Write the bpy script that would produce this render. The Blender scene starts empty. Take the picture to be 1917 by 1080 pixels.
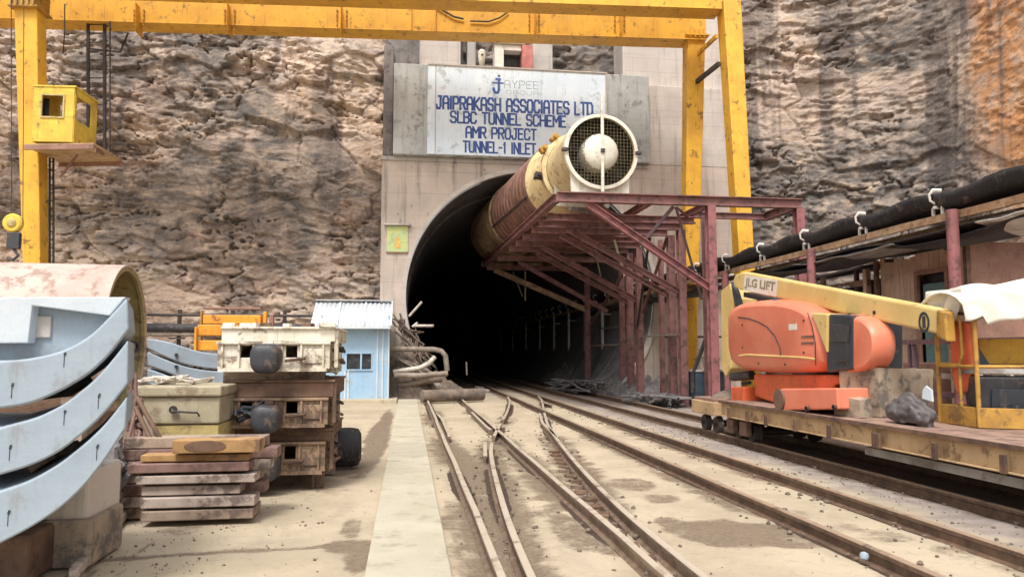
import bpy, bmesh, math, random
import numpy as np
from mathutils import Vector, Matrix
random.seed(7); RNG = np.random.default_rng(7)
S = bpy.context.scene
COL = S.collection
R = math.radians

# ------------------------------------------------------------------ camera
FPX, CX, CY, CAMH = 1400.0, 958.5, 540.0, 1.7
PITCH = math.atan(120/FPX); YAW = math.atan(195.5*math.cos(PITCH)/FPX)
cd = bpy.data.cameras.new('camera'); cam = bpy.data.objects.new('camera', cd); COL.objects.link(cam)
cd.sensor_width = 36; cd.lens = 36*FPX/1917; cd.clip_start = .05; cd.clip_end = 2000
cam.location = (0, 0, CAMH); cam.rotation_euler = (math.pi/2+PITCH, 0, -YAW)
S.camera = cam
# ------------------------------------------------------------------ sky, sun, exposure
SUN_EL, SUN_AZ = R(60), R(200)          # azimuth clockwise from +Y: the soft sun stands behind the camera
W = bpy.data.worlds.new('World'); S.world = W; W.use_nodes = True
wn = W.node_tree.nodes; wl = W.node_tree.links
bg = wn['Background']; sky = wn.new('ShaderNodeTexSky'); sky.sky_type = 'NISHITA'; sky.sun_disc = False
sky.sun_elevation = SUN_EL; sky.sun_rotation = SUN_AZ; sky.dust_density = 5; sky.air_density = 1.5
hs = wn.new('ShaderNodeHueSaturation'); hs.inputs['Saturation'].default_value = .3
wl.new(sky.outputs[0], hs.inputs['Color']); wl.new(hs.outputs[0], bg.inputs[0]); bg.inputs[1].default_value = .14
sl = bpy.data.lights.new('sun', 'SUN'); sl.energy = 1.7; sl.angle = R(13); sl.color = (1, .975, .94)
so = bpy.data.objects.new('sun', sl); COL.objects.link(so); so.location = (0, -20, 40)
sdir = Vector((math.sin(SUN_AZ)*math.cos(SUN_EL), math.cos(SUN_AZ)*math.cos(SUN_EL), math.sin(SUN_EL)))
so.rotation_euler = sdir.to_track_quat('Z', 'Y').to_euler()
S.view_settings.view_transform = 'Standard'; S.view_settings.look = 'None'
S.view_settings.gamma = 1; S.view_settings.exposure = .66; S.view_settings.use_curve_mapping = False

# ------------------------------------------------------------------ photograph pixel -> world point at a known distance
_f = Vector((math.sin(YAW)*math.cos(PITCH), math.cos(YAW)*math.cos(PITCH), math.sin(PITCH)))
_r = Vector((math.cos(YAW), -math.sin(YAW), 0)); _u = _r.cross(_f); _c = Vector((0, 0, CAMH))
def ray(x, y): return _f*FPX + _r*(x-CX) - _u*(y-CY)
def PY(x, y, Y): d = ray(x, y); return _c + d*(Y/d.y)
def PX(x, y, X): d = ray(x, y); return _c + d*(X/d.x)
def PZ(x, y, Z=0.): d = ray(x, y); return _c + d*((Z-CAMH)/d.z)
def PP(x, y, q, n): d = ray(x, y); return _c + d*((Vector(q)-_c).dot(n)/d.dot(n))

# ------------------------------------------------------------------ numpy noise
def _h(i, j, k, s):
    a = np.sin(i*127.1 + j*311.7 + k*74.7 + s*53.3)*43758.5453
    return a-np.floor(a)
def vn(x, y, z=0., s=0):
    x, y, z = np.broadcast_arrays(np.asarray(x, float), np.asarray(y, float), np.asarray(z, float))
    i, j, k = np.floor(x), np.floor(y), np.floor(z); a, b, c = x-i, y-j, z-k
    a, b, c = [t*t*(3-2*t) for t in (a, b, c)]; o = 0
    for p in (0, 1):
        for q in (0, 1):
            for w in (0, 1):
                o = o + _h(i+p, j+q, k+w, s)*(a if p else 1-a)*(b if q else 1-b)*(c if w else 1-c)
    return o
def fbm(x, y, z=0., s=0, o=4):
    t = 0; a = .5
    for n in range(o):
        t = t + a*vn(x*2**n, y*2**n, np.asarray(z)*2**n, s+n); a *= .5
    return t
def facet(u, v, sx, sy, tilt, s):
    """irregular cells, each a flat tilted facet with its own offset; also the distance to the nearest crack"""
    U, V = u/sx, v/sy; iu, iv = np.floor(U), np.floor(V); best = np.full(U.shape, 1e9); sec = best.copy(); val = np.zeros(U.shape)
    for a in (-1, 0, 1):
        for b in (-1, 0, 1):
            cu, cv = iu+a, iv+b; px = cu+.1+.8*_h(cu, cv, 0, s); py = cv+.1+.8*_h(cu, cv, 1, s)
            du, dv = U-px, V-py; d = np.abs(du)**1.5+np.abs(dv)**1.5
            w = _h(cu, cv, 2, s)-.5+tilt*((_h(cu, cv, 3, s)-.5)*du+(_h(cu, cv, 4, s)-.65)*dv)
            nb = d < best; sec = np.where(nb, best, np.minimum(sec, d)); val = np.where(nb, w, val); best = np.where(nb, d, best)
    return val, sec-best
def cells(u, v, hh, ww, s):
    r_ = np.floor(v/hh); w_ = np.floor((u/ww)+_h(r_, 0, 0, s+5)*7)
    return _h(r_, w_, 0, s)

# ------------------------------------------------------------------ materials
def srgb(r, g, b): return tuple((c/255/12.92 if c/255 <= .04045 else ((c/255+.055)/1.055)**2.4) for c in (r, g, b))
def node(nt, t, **kw):
    n = nt.nodes.new(t)
    for k, v in kw.items():
        if k in ('operation', 'blend_type', 'data_type', 'noise_dimensions', 'feature', 'attribute_name', 'wave_type', 'bands_direction', 'distance', 'invert'): setattr(n, k, v)
        else: n.inputs[k].default_value = v
    return n
def mixc(nt, fac, a, b, bt='MIX'):
    m = nt.nodes.new('ShaderNodeMix'); m.data_type = 'RGBA'; m.blend_type = bt
    for s, val in ((0, fac), (6, a), (7, b)):
        if isinstance(val, bpy.types.NodeSocket): nt.links.new(val, m.inputs[s])
        elif s == 0: m.inputs[0].default_value = val
        else: m.inputs[s].default_value = (*val[:3], 1)
    return m.outputs[2]
def ramp(nt, src, lo, hi, inv=False):
    m = nt.nodes.new('ShaderNodeMapRange'); m.interpolation_type = 'SMOOTHSTEP'
    m.inputs[1].default_value = lo; m.inputs[2].default_value = hi
    m.inputs[3].default_value = 1 if inv else 0; m.inputs[4].default_value = 0 if inv else 1
    nt.links.new(src, m.inputs[0]); return m.outputs[0]
def math_(nt, op, a, b=None, c=None):
    m = nt.nodes.new('ShaderNodeMath'); m.operation = op
    for s, v in enumerate((a, b, c)):
        if v is None: continue
        if isinstance(v, bpy.types.NodeSocket): nt.links.new(v, m.inputs[s])
        else: m.inputs[s].default_value = v
    return m.outputs[0]
def coords(nt, scale=(1, 1, 1)):
    t = nt.nodes.new('ShaderNodeTexCoord'); mp = nt.nodes.new('ShaderNodeMapping'); mp.inputs['Scale'].default_value = scale
    nt.links.new(t.outputs['Object'], mp.inputs[0]); return mp.outputs[0]
def noise(nt, co, sc, det=5, rough=.6, dist=0.):
    n = nt.nodes.new('ShaderNodeTexNoise'); n.inputs['Scale'].default_value = sc; n.inputs['Detail'].default_value = det
    n.inputs['Roughness'].default_value = rough; n.inputs['Distortion'].default_value = dist
    nt.links.new(co, n.inputs['Vector']); return n.outputs['Fac']
def new_mat(name):
    m = bpy.data.materials.new(name); m.use_nodes = True
    return m, m.node_tree, m.node_tree.nodes['Principled BSDF']
def bump(nt, b, h, strength=.3, dist=.02):
    n = nt.nodes.new('ShaderNodeBump'); n.inputs['Strength'].default_value = strength; n.inputs['Distance'].default_value = dist
    nt.links.new(h, n.inputs['Height']); nt.links.new(n.outputs[0], b.inputs['Normal'])
MAT = {}
def paint(name, c, c2=None, dirt=(.16, .09, .05), amount=.45, sc=3., rough=.6, metal=0., streak=True, bs=.25, bsc=30, dsc=4.):
    """weathered painted or bare surface: two tones, rust or dirt blotches, vertical run-off streaks, grain"""
    m, nt, b = new_mat(name); c2 = c2 or tuple(x*.75 for x in c)
    co = coords(nt); n1 = noise(nt, co, sc, 6, .65)
    col = mixc(nt, ramp(nt, n1, .35, .65), c, c2)
    n2 = noise(nt, co, dsc, 8, .72, .3)
    col = mixc(nt, math_(nt, 'MULTIPLY', ramp(nt, n2, .72-.5*amount, .82-.5*amount), .8), col, dirt)
    if streak:
        cs = coords(nt, (9, 9, .7)); n3 = noise(nt, cs, 1.6, 5, .6)
        col = mixc(nt, math_(nt, 'MULTIPLY', ramp(nt, n3, .55, .78), .55), col, dirt)
    n4 = noise(nt, co, bsc, 5, .7)
    col = mixc(nt, math_(nt, 'MULTIPLY', ramp(nt, n4, .5, .8), .25), col, tuple(x*.5 for x in c))
    nt.links.new(col, b.inputs['Base Color'])
    nt.links.new(math_(nt, 'MULTIPLY_ADD', n2, .35, rough-.15), b.inputs['Roughness'])
    b.inputs['Metallic'].default_value = metal
    bump(nt, b, math_(nt, 'ADD', n4, n2), bs, .012)
    MAT[name] = m; return m
YEL = srgb(222, 168, 48)
paint('crane_yellow', srgb(228, 174, 54), srgb(210, 156, 50), (.13, .065, .03), .33, .9, .55, dsc=3)
paint('cab_yellow', srgb(228, 196, 74), srgb(206, 172, 66), (.2, .13, .06), .3, 1.6)
paint('frame_red', srgb(140, 98, 94), srgb(120, 82, 78), (.085, .05, .04), .42, 2.0, .65)
paint('frame_red_bright', srgb(154, 98, 98), srgb(136, 86, 86), (.10, .055, .045), .42, 2.0, .6)
paint('fan_cream', srgb(222, 202, 158), srgb(206, 178, 126), (.26, .16, .09), .38, 1.2, .5)
paint('fan_white', srgb(226, 222, 206), srgb(206, 200, 182), (.35, .28, .2), .28, 2, .5)
paint('duct_rust', srgb(138, 98, 82), srgb(114, 80, 68), (.07, .04, .03), .4, 1.4, .6)
paint('duct_dirty', srgb(188, 160, 128), srgb(140, 110, 84), (.10, .07, .05), .43, 1.1, .6)
paint('dark_metal', srgb(62, 56, 54), srgb(44, 40, 40), (.09, .05, .03), .4, 4, .6)
paint('black_rubber', srgb(46, 44, 44), srgb(34, 32, 34), (.12, .10, .08), .34, 2, .75)
paint('mesh_dark', srgb(30, 27, 22), srgb(20, 19, 17), (.04, .03, .02), .4, 2, .6)
paint('mesh_wire', srgb(104, 92, 58), srgb(78, 68, 44), (.1, .07, .04), .4, 4, .6)
paint('rail_steel', srgb(118, 94, 76), srgb(92, 72, 58), (.09, .055, .04), .42, 6, .5, .1, False)
paint('rail_worn', srgb(136, 116, 98), srgb(106, 86, 72), (.16, .10, .07), .38, 8, .42, .15, False)
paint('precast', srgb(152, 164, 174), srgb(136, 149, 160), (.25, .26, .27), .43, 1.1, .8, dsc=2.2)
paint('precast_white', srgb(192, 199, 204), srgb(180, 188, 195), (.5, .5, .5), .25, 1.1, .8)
paint('shell_pink', srgb(194, 170, 158), srgb(174, 150, 138), (.26, .17, .13), .42, .8, .7)
paint('shell_inner', srgb(176, 160, 112), srgb(146, 128, 84), (.16, .11, .06), .42, 1.6, .75)
paint('timber', srgb(168, 148, 130), srgb(138, 118, 104), (.09, .06, .05), .42, 3, .85, streak=False)
paint('timber_tan', srgb(176, 138, 92), srgb(146, 112, 74), (.12, .08, .05), .36, 3, .85, streak=False)
paint('timber_red', srgb(142, 112, 102), srgb(116, 90, 82), (.10, .06, .05), .42, 3, .85, streak=False)
paint('timber_grey', srgb(186, 170, 158), srgb(156, 140, 130), (.10, .07, .06), .42, 3, .85, streak=False)
paint('crate_steel', srgb(178, 168, 144), srgb(160, 148, 122), (.2, .14, .09), .38, 2.4, .7)
paint('crate_yellow', srgb(196, 176, 116), srgb(176, 156, 100), (.2, .14, .08), .38, 2.4, .7)
paint('bogie_white', srgb(222, 214, 198), srgb(200, 190, 168), (.16, .09, .06), .44, 2.2, .6)
paint('bogie_tan', srgb(166, 140, 114), srgb(136, 110, 88), (.09, .055, .04), .50, 2.6, .7)
paint('bogie_brown', srgb(120, 92, 74), srgb(92, 70, 56), (.07, .04, .03), .42, 3, .75)
paint('buffer_grey', srgb(60, 60, 64), srgb(46, 46, 50), (.13, .09, .065), .42, 4, .5)
paint('shed_blue', srgb(142, 176, 204), srgb(158, 184, 204), (.36, .33, .28), .33, 1.4, .55)
paint('shed_roof', srgb(206, 210, 212), srgb(186, 192, 196), (.4, .37, .33), .33, .9, .5)
paint('window_dark', srgb(36, 40, 44), srgb(50, 54, 58), (.1, .1, .1), .3, 4, .3)
paint('loader_orange', srgb(232, 158, 48), srgb(214, 138, 40), (.16, .08, .03), .33, 1.8, .55)
paint('lift_orange', srgb(224, 134, 106), srgb(218, 118, 90), (.42, .20, .14), .28, 1.1, .36, streak=False)
paint('lift_orange_deep', srgb(216, 104, 62), srgb(200, 92, 54), (.22, .08, .04), .33, 2, .5)
paint('boom_yellow', srgb(216, 188, 124), srgb(202, 172, 106), (.26, .17, .08), .28, 1.1, .5, streak=False)
paint('lift_black', srgb(52, 56, 62), srgb(42, 46, 54), (.16, .13, .1), .28, 2, .4)
paint('basket_yellow', srgb(186, 142, 62), srgb(164, 122, 54), (.16, .09, .04), .4, 3, .6)
paint('ply_yellow', srgb(206, 158, 58), srgb(184, 136, 48), (.2, .12, .05), .36, 3, .7)
paint('cloth_white', srgb(222, 216, 204), srgb(208, 200, 186), (.42, .37, .3), .25, 1.6, .9, streak=False)
paint('stone_block', srgb(170, 152, 130), srgb(144, 128, 112), (.11, .10, .09), .42, 2.2, .9, bs=.6, bsc=18)
paint('sack_black', srgb(98, 92, 90), srgb(76, 72, 72), (.2, .19, .18), .38, 3, .7)
paint('flatcar_side', srgb(192, 162, 122), srgb(172, 142, 106), (.18, .10, .055), .37, 1.6, .65)
paint('flatcar_deck', srgb(156, 128, 112), srgb(132, 104, 92), (.12, .08, .06), .42, 2, .75)
paint('conveyor_white', srgb(226, 222, 214), srgb(200, 194, 184), (.26, .17, .1), .32, 4, .5)
paint('stringer', srgb(190, 162, 130), srgb(160, 124, 92), (.2, .11, .06), .42, 3, .6)
paint('sheet_pale', srgb(160, 156, 150), srgb(130, 124, 118), (.16, .12, .1), .42, 2, .6)
paint('tarp_dark', srgb(58, 56, 58), srgb(44, 42, 46), (.16, .13, .12), .36, 1.4, .7)
paint('hut_plank', srgb(206, 178, 156), srgb(184, 154, 132), (.20, .14, .11), .28, 1.8, .85)
paint('hut_brown', srgb(158, 122, 104), srgb(136, 102, 88), (.13, .09, .07), .3, 1.8, .85)
paint('door_teal', srgb(112, 140, 138), srgb(92, 122, 122), (.12, .12, .1), .36, 2, .6)
paint('purple_steel', srgb(112, 82, 84), srgb(92, 66, 70), (.08, .06, .06), .38, 2.5, .65)
paint('pipe_dusty', srgb(152, 140, 126), srgb(124, 112, 100), (.16, .12, .09), .42, 3, .8)
paint('pipe_pale', srgb(198, 190, 178), srgb(170, 160, 146), (.25, .2, .15), .38, 4, .6)
paint('rubble', srgb(128, 112, 98), srgb(98, 86, 76), (.10, .08, .07), .45, 3, .95, streak=False)
paint('rubble_grey', srgb(136, 130, 128), srgb(102, 98, 98), (.13, .11, .10), .45, 5, .95, streak=False)
paint('drum_blue', srgb(66, 86, 100), srgb(52, 68, 82), (.1, .08, .07), .4, 3, .55)
paint('shrine_white', srgb(228, 222, 212), srgb(212, 204, 192), (.4, .34, .28), .28, 2, .7)
paint('shrine_red', srgb(200, 128, 120), srgb(176, 104, 98), (.34, .2, .18), .36, 3, .7)
paint('sign_white', srgb(230, 240, 248), srgb(216, 230, 242), (.42, .47, .50), .38, .8, .8, dsc=1.4)
paint('letter_blue', srgb(52, 78, 146), srgb(70, 98, 164), (.30, .36, .45), .28, 3, .8, dsc=9)
paint('letter_faint', srgb(150, 162, 178), srgb(168, 178, 190), (.45, .5, .55), .4, 3, .8, dsc=9)
paint('letter_grey', srgb(150, 138, 108), srgb(132, 120, 94), (.4, .34, .2), .33, 6, .7)
paint('poster_green', srgb(178, 206, 150), srgb(210, 206, 130), (.34, .46, .30), .42, 2.4, .7, streak=False, dsc=3)
paint('poster_figure', srgb(226, 206, 120), srgb(224, 160, 90), (.55, .3, .16), .4, 9, .7, streak=False)

for nm, pale in (('rail_steel', srgb(156, 134, 112)), ('rail_worn', srgb(190, 175, 156))):       # running surface polished by wheels, rust below
    nt = MAT[nm].node_tree; b = nt.nodes['Principled BSDF']; src = b.inputs['Base Color'].links[0].from_socket
    co = coords(nt); sp = nt.nodes.new('ShaderNodeSeparateXYZ'); nt.links.new(co, sp.inputs[0])
    nz = noise(nt, co, 5, 5, .6); f = math_(nt, 'MULTIPLY', ramp(nt, sp.outputs[2], .088, .098), ramp(nt, nz, .25, .5))
    nt.links.new(mixc(nt, f, src, pale), b.inputs['Base Color'])
def concrete(name, c1, c2, stain, boards=.6, sc=.5, patch=.45, grime=None):
    m, nt, b = new_mat(name); co = coords(nt)
    n1 = noise(nt, co, sc, 7, .65, .4); col = mixc(nt, ramp(nt, n1, .35, .65), c1, c2)
    cs = coords(nt, (2.2, 2.2, .16)); n3 = noise(nt, cs, 1.2, 6, .66)
    col = mixc(nt, math_(nt, 'MULTIPLY', ramp(nt, n3, .5, .72), .75), col, stain)
    n2 = noise(nt, co, 2.2, 9, .75, .2); col = mixc(nt, math_(nt, 'MULTIPLY', ramp(nt, n2, 1-patch, 1-patch+.13), .8), col, stain)
    ch = coords(nt, (.35, .35, 5.)); n5 = noise(nt, ch, 1, 3, .5)
    col = mixc(nt, math_(nt, 'MULTIPLY', ramp(nt, n5, .56, .7), .35), col, tuple(x*.62 for x in c1))
    h = math_(nt, 'ADD', n2, noise(nt, co, 16, 6, .7))
    if boards:
        br = nt.nodes.new('ShaderNodeTexBrick'); cb = coords(nt)
        sp = nt.nodes.new('ShaderNodeSeparateXYZ'); cbn = nt.nodes.new('ShaderNodeCombineXYZ'); nt.links.new(cb, sp.inputs[0])
        nt.links.new(math_(nt, 'ADD', sp.outputs[0], sp.outputs[1]), cbn.inputs[0]); nt.links.new(sp.outputs[2], cbn.inputs[1])
        nt.links.new(cbn.outputs[0], br.inputs[0]); br.inputs['Scale'].default_value = 1
        br.inputs['Brick Width'].default_value = 2.4; br.inputs['Row Height'].default_value = boards
        br.inputs['Mortar Size'].default_value = .010; br.inputs['Color1'].default_value = (1, 1, 1, 1); br.inputs['Color2'].default_value = (.93, .93, .93, 1)
        br.inputs['Mortar'].default_value = (.74, .70, .68, 1)
        col = mixc(nt, .8, col, br.outputs[0], 'MULTIPLY')
    nt.links.new(col, b.inputs['Base Color']); b.inputs['Roughness'].default_value = .88
    bump(nt, b, h, .45, .03); MAT[name] = m; return m
concrete('portal_concrete', srgb(202, 186, 172), srgb(184, 170, 157), srgb(122, 113, 106), .9, .5, .42)
concrete('portal_grey', srgb(190, 184, 176), srgb(168, 162, 156), srgb(118, 116, 114), .75, .5, .42)
concrete('slab_grey', srgb(192, 194, 192), srgb(166, 168, 166), srgb(112, 114, 112), 0, .5, .48)
concrete('pale_concrete', srgb(204, 194, 184), srgb(188, 178, 170), srgb(146, 138, 132), .6, .6, .35)
concrete('dark_concrete', srgb(136, 128, 124), srgb(112, 106, 104), srgb(70, 68, 68), .6, .7, .5)
concrete('lining', srgb(126, 122, 120), srgb(106, 102, 102), srgb(66, 64, 66), 1.4, .5, .45)
concrete('walk_concrete', srgb(182, 174, 154), srgb(170, 161, 140), srgb(138, 129, 111), 0, .8, .27)
concrete('kerb_concrete', srgb(188, 176, 152), srgb(170, 158, 134), srgb(140, 128, 106), 0, .8, .36)

def rock_mat():
    m, nt, b = new_mat('rock'); co = coords(nt)
    at = node(nt, 'ShaderNodeAttribute', attribute_name='tint'); spx = nt.nodes.new('ShaderNodeSeparateColor'); nt.links.new(at.outputs['Color'], spx.inputs[0])
    n1 = noise(nt, co, .35, 6, .62, .5)
    col = mixc(nt, ramp(nt, n1, .38, .62), srgb(202, 180, 160), srgb(182, 164, 150))
    n2 = noise(nt, coords(nt, (1, 1, 1.9)), .9, 9, .72, .6)
    col = mixc(nt, ramp(nt, n2, .51, .66), col, srgb(142, 130, 122))
    n3 = noise(nt, co, 1.7, 8, .7, .4)
    col = mixc(nt, math_(nt, 'MULTIPLY', ramp(nt, n3, .55, .68), .8), col, srgb(206, 176, 140))
    col = mixc(nt, math_(nt, 'MULTIPLY', spx.outputs[0], ramp(nt, n2, .25, .62)), col, srgb(88, 85, 83))   # grey beds
    col = mixc(nt, math_(nt, 'MULTIPLY', spx.outputs[1], ramp(nt, n3, .3, .58)), col, srgb(206, 142, 86))       # ochre beds
    col = mixc(nt, spx.outputs[2], col, srgb(90, 82, 80))                                                       # water runs, and the right wall's dark foot
    n4 = noise(nt, coords(nt, (1, 1, 3.2)), 5, 8, .75, .4)
    col = mixc(nt, math_(nt, 'MULTIPLY', ramp(nt, n4, .58, .66), .6), col, srgb(112, 100, 92))
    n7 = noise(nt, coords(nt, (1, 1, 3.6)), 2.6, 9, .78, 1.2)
    col = mixc(nt, math_(nt, 'MULTIPLY', ramp(nt, n7, .545, .60), .8), col, srgb(88, 77, 71))  # random thin dark strokes: crack darkness put into the colour
    n6 = noise(nt, co, 12, 6, .7)
    col = mixc(nt, math_(nt, 'MULTIPLY', ramp(nt, n6, .54, .66), math_(nt, 'MULTIPLY_ADD', spx.outputs[0], -.34, .46)), col, srgb(222, 202, 184))
    nt.links.new(col, b.inputs['Base Color']); b.inputs['Roughness'].default_value = .95
    bump(nt, b, math_(nt, 'ADD', n4, math_(nt, 'MULTIPLY', n6, .5)), .7, .05); MAT['rock'] = m
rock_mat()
def ground_mat():
    m, nt, b = new_mat('yard_concrete'); co = coords(nt)
    at = node(nt, 'ShaderNodeAttribute', attribute_name='soil'); sp = nt.nodes.new('ShaderNodeSeparateColor'); nt.links.new(at.outputs['Color'], sp.inputs[0])
    n1 = noise(nt, co, .6, 7, .65, .4); n2 = noise(nt, co, 3.5, 8, .72, .3); n3 = noise(nt, co, 26, 6, .7)
    col = mixc(nt, ramp(nt, n1, .36, .64), srgb(178, 163, 139), srgb(160, 146, 123))
    col = mixc(nt, math_(nt, 'MULTIPLY', ramp(nt, n2, .55, .72), .5), col, srgb(150, 131, 104))
    col = mixc(nt, math_(nt, 'MULTIPLY', ramp(nt, n3, .55, .75), .35), col, srgb(138, 119, 96))
    cx = coords(nt, (.5, 1.2, 1)); n5 = noise(nt, cx, 2.2, 5, .6); col = mixc(nt, math_(nt, 'MULTIPLY', ramp(nt, n5, .58, .7), .35), col, srgb(190, 173, 142))
    n8 = noise(nt, co, 8, 7, .7, .5); col = mixc(nt, math_(nt, 'MULTIPLY', ramp(nt, n8, .54, .66), .45), col, srgb(140, 126, 110))
    n9 = noise(nt, coords(nt, (1, .35, 1)), 1.3, 6, .65, .8); col = mixc(nt, math_(nt, 'MULTIPLY', ramp(nt, n9, .52, .66), .5), col, srgb(154, 140, 122))
    gr = mixc(nt, ramp(nt, n2, .35, .65), srgb(150, 138, 130), srgb(124, 112, 106))
    col = mixc(nt, sp.outputs[1], col, gr)
    e = math_(nt, 'ADD', sp.outputs[0], math_(nt, 'MULTIPLY', math_(nt, 'SUBTRACT', n2, .5), 1.2))
    e = math_(nt, 'ADD', e, math_(nt, 'MULTIPLY', math_(nt, 'SUBTRACT', n3, .5), .6))
    wet = ramp(nt, e, .36, .86)
    soilc = mixc(nt, ramp(nt, n3, .35, .7), srgb(122, 105, 86), srgb(94, 79, 64))
    col = mixc(nt, math_(nt, 'MULTIPLY', wet, .9), col, soilc)
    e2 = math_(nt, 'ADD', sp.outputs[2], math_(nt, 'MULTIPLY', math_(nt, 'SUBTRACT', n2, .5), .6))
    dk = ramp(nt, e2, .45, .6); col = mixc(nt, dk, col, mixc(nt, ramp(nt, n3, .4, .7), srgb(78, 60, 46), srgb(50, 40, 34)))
    nt.links.new(col, b.inputs['Base Color'])
    rg = math_(nt, 'MULTIPLY_ADD', wet, -.2, .9); nt.links.new(rg, b.inputs['Roughness'])
    hgt = math_(nt, 'ADD', math_(nt, 'MULTIPLY', n3, math_(nt, 'MULTIPLY_ADD', dk, 2., .6)), n2)
    bump(nt, b, hgt, .4, .02); MAT['yard_concrete'] = m
ground_mat()

# ------------------------------------------------------------------ mesh helpers
Z = Vector((0, 0, 1))
OFF = {}
class MB:
    def __init__(s): s.v = []; s.f = []
    def add(s, vs, fs):
        n = len(s.v); s.v += [Vector(p) for p in vs]; s.f += [tuple(i+n for i in f) for f in fs]; return s
    def hexa(s, p): return s.add(p, [(0, 3, 2, 1), (4, 5, 6, 7), (0, 1, 5, 4), (1, 2, 6, 5), (2, 3, 7, 6), (3, 0, 4, 7)])
    def box(s, c, d, rot=(0, 0, 0)):
        from mathutils import Euler
        m = Euler(rot).to_matrix(); c = Vector(c); x, y, z = d[0]/2, d[1]/2, d[2]/2
        return s.hexa([c+m@Vector(q) for q in ((-x, -y, -z), (x, -y, -z), (x, y, -z), (-x, y, -z), (-x, -y, z), (x, -y, z), (x, y, z), (-x, y, z))])
    def span(s, x0, x1, y0, y1, z0, z1): return s.box(((x0+x1)/2, (y0+y1)/2, (z0+z1)/2), (abs(x1-x0), abs(y1-y0), abs(z1-z0)))
    def frame(s, p0, p1, up):
        d = (Vector(p1)-Vector(p0)).normalized(); up = Vector(up)
        if abs(d.dot(up.normalized())) > .98: up = Vector((0, 1, 0)) if abs(d.y) < .9 else Vector((1, 0, 0))
        side = d.cross(up).normalized(); return d, side, side.cross(d).normalized()
    def bar(s, p0, p1, w, h=None, up=Z, o=(0, 0)):
        h = h or w; p0, p1 = Vector(p0), Vector(p1); d, a, b = s.frame(p0, p1, up); sh = a*o[0]+b*o[1]
        q = lambda p: [p+sh-a*w/2-b*h/2, p+sh+a*w/2-b*h/2, p+sh+a*w/2+b*h/2, p+sh-a*w/2+b*h/2]
        A, B = q(p0), q(p1); return s.hexa([A[0], A[1], B[1], B[0], A[3], A[2], B[2], B[3]])
    def ibeam(s, p0, p1, w, h, t=.02, up=Z):
        s.bar(p0, p1, t, h-2*t, up); s.bar(p0, p1, w, t, up, (0, h/2-t/2)); return s.bar(p0, p1, w, t, up, (0, -h/2+t/2))
    def angle(s, p0, p1, w, t=.012, up=Z):
        s.bar(p0, p1, t, w, up, (-w/2, 0)); return s.bar(p0, p1, w, t, up, (0, -w/2))
    def tube(s, pts, r, n=10, caps=True):
        pts = [Vector(p) for p in pts]; rings = []; m = len(pts); prev = None
        for i, p in enumerate(pts):
            d = (pts[min(i+1, m-1)]-pts[max(i-1, 0)]).normalized()
            if prev is None:
                a = d.cross(Z); a = a.normalized() if a.length > .1 else d.cross(Vector((1, 0, 0))).normalized()
            else: a = (prev-d*prev.dot(d)).normalized()
            prev = a; b = d.cross(a); rr = r[i] if isinstance(r, (list, tuple)) else r
            rings.append([p+a*math.cos(2*math.pi*k/n)*rr+b*math.sin(2*math.pi*k/n)*rr for k in range(n)])
        base = len(s.v); s.v += [q for g in rings for q in g]
        for i in range(m-1):
            for k in range(n):
                s.f.append((base+i*n+k, base+i*n+(k+1) % n, base+(i+1)*n+(k+1) % n, base+(i+1)*n+k))
        if caps: s.f.append(tuple(base+k for k in range(n))[::-1]); s.f.append(tuple(base+(m-1)*n+k for k in range(n)))
        return s
    def prism(s, poly, vec):
        poly = [Vector(p) for p in poly]; n = len(poly); vec = Vector(vec)
        s.add(poly+[p+vec for p in poly], [tuple(range(n))[::-1], tuple(range(n, 2*n))]+[(i, (i+1) % n, n+(i+1) % n, n+i) for i in range(n)]); return s
    def loft(s, secs, caps=True, closed=True):
        n = len(secs[0]); base = len(s.v)
        for q in secs: s.v += [Vector(p) for p in q]
        for i in range(len(secs)-1):
            for k in range(n if closed else n-1):
                s.f.append((base+i*n+k, base+i*n+(k+1) % n, base+(i+1)*n+(k+1) % n, base+(i+1)*n+k))
        if caps and closed: s.f.append(tuple(base+k for k in range(n))[::-1]); s.f.append(tuple(base+(len(secs)-1)*n+k for k in range(n)))
        return s
    def lathe(s, prof, org, ax, n=40, caps=False):
        """prof: (radius, distance along ax)"""
        org = Vector(org); ax = Vector(ax).normalized(); a = ax.cross(Z); a = a.normalized() if a.length > .05 else Vector((1, 0, 0)); b = ax.cross(a)
        return s.loft([[org+ax*t+a*math.cos(2*math.pi*k/n)*r+b*math.sin(2*math.pi*k/n)*r for k in range(n)] for r, t in prof], caps)
    def build(s, name, mat, parent=None, bevel=0., smooth=False, at=None, sub=None, seg=2):
        off = OFF[parent.name] if parent is not None else Vector(at) if at is not None else None
        if off is None:
            lo = Vector([min(p[i] for p in s.v) for i in range(3)]); hi = Vector([max(p[i] for p in s.v) for i in range(3)])
            off = Vector(((lo.x+hi.x)/2, (lo.y+hi.y)/2, lo.z))
        me = bpy.data.meshes.new(name); me.from_pydata([p-off for p in s.v], [], s.f); me.validate()
        bm = bmesh.new(); bm.from_mesh(me); bmesh.ops.recalc_face_normals(bm, faces=bm.faces); bm.to_mesh(me); bm.free()
        o = bpy.data.objects.new(name, me); COL.objects.link(o)
        me.materials.append(MAT[mat] if isinstance(mat, str) else mat)
        if parent is not None: o.parent = parent
        else: o.location = off
        OFF[o.name] = off
        if smooth:
            me.shade_smooth(); me.set_sharp_from_angle(angle=R(smooth if smooth is not True else 38))
        if bevel:
            md = o.modifiers.new('bevel', 'BEVEL'); md.width = bevel; md.segments = seg; md.limit_method = 'ANGLE'; md.angle_limit = R(40)
        return o
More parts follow.
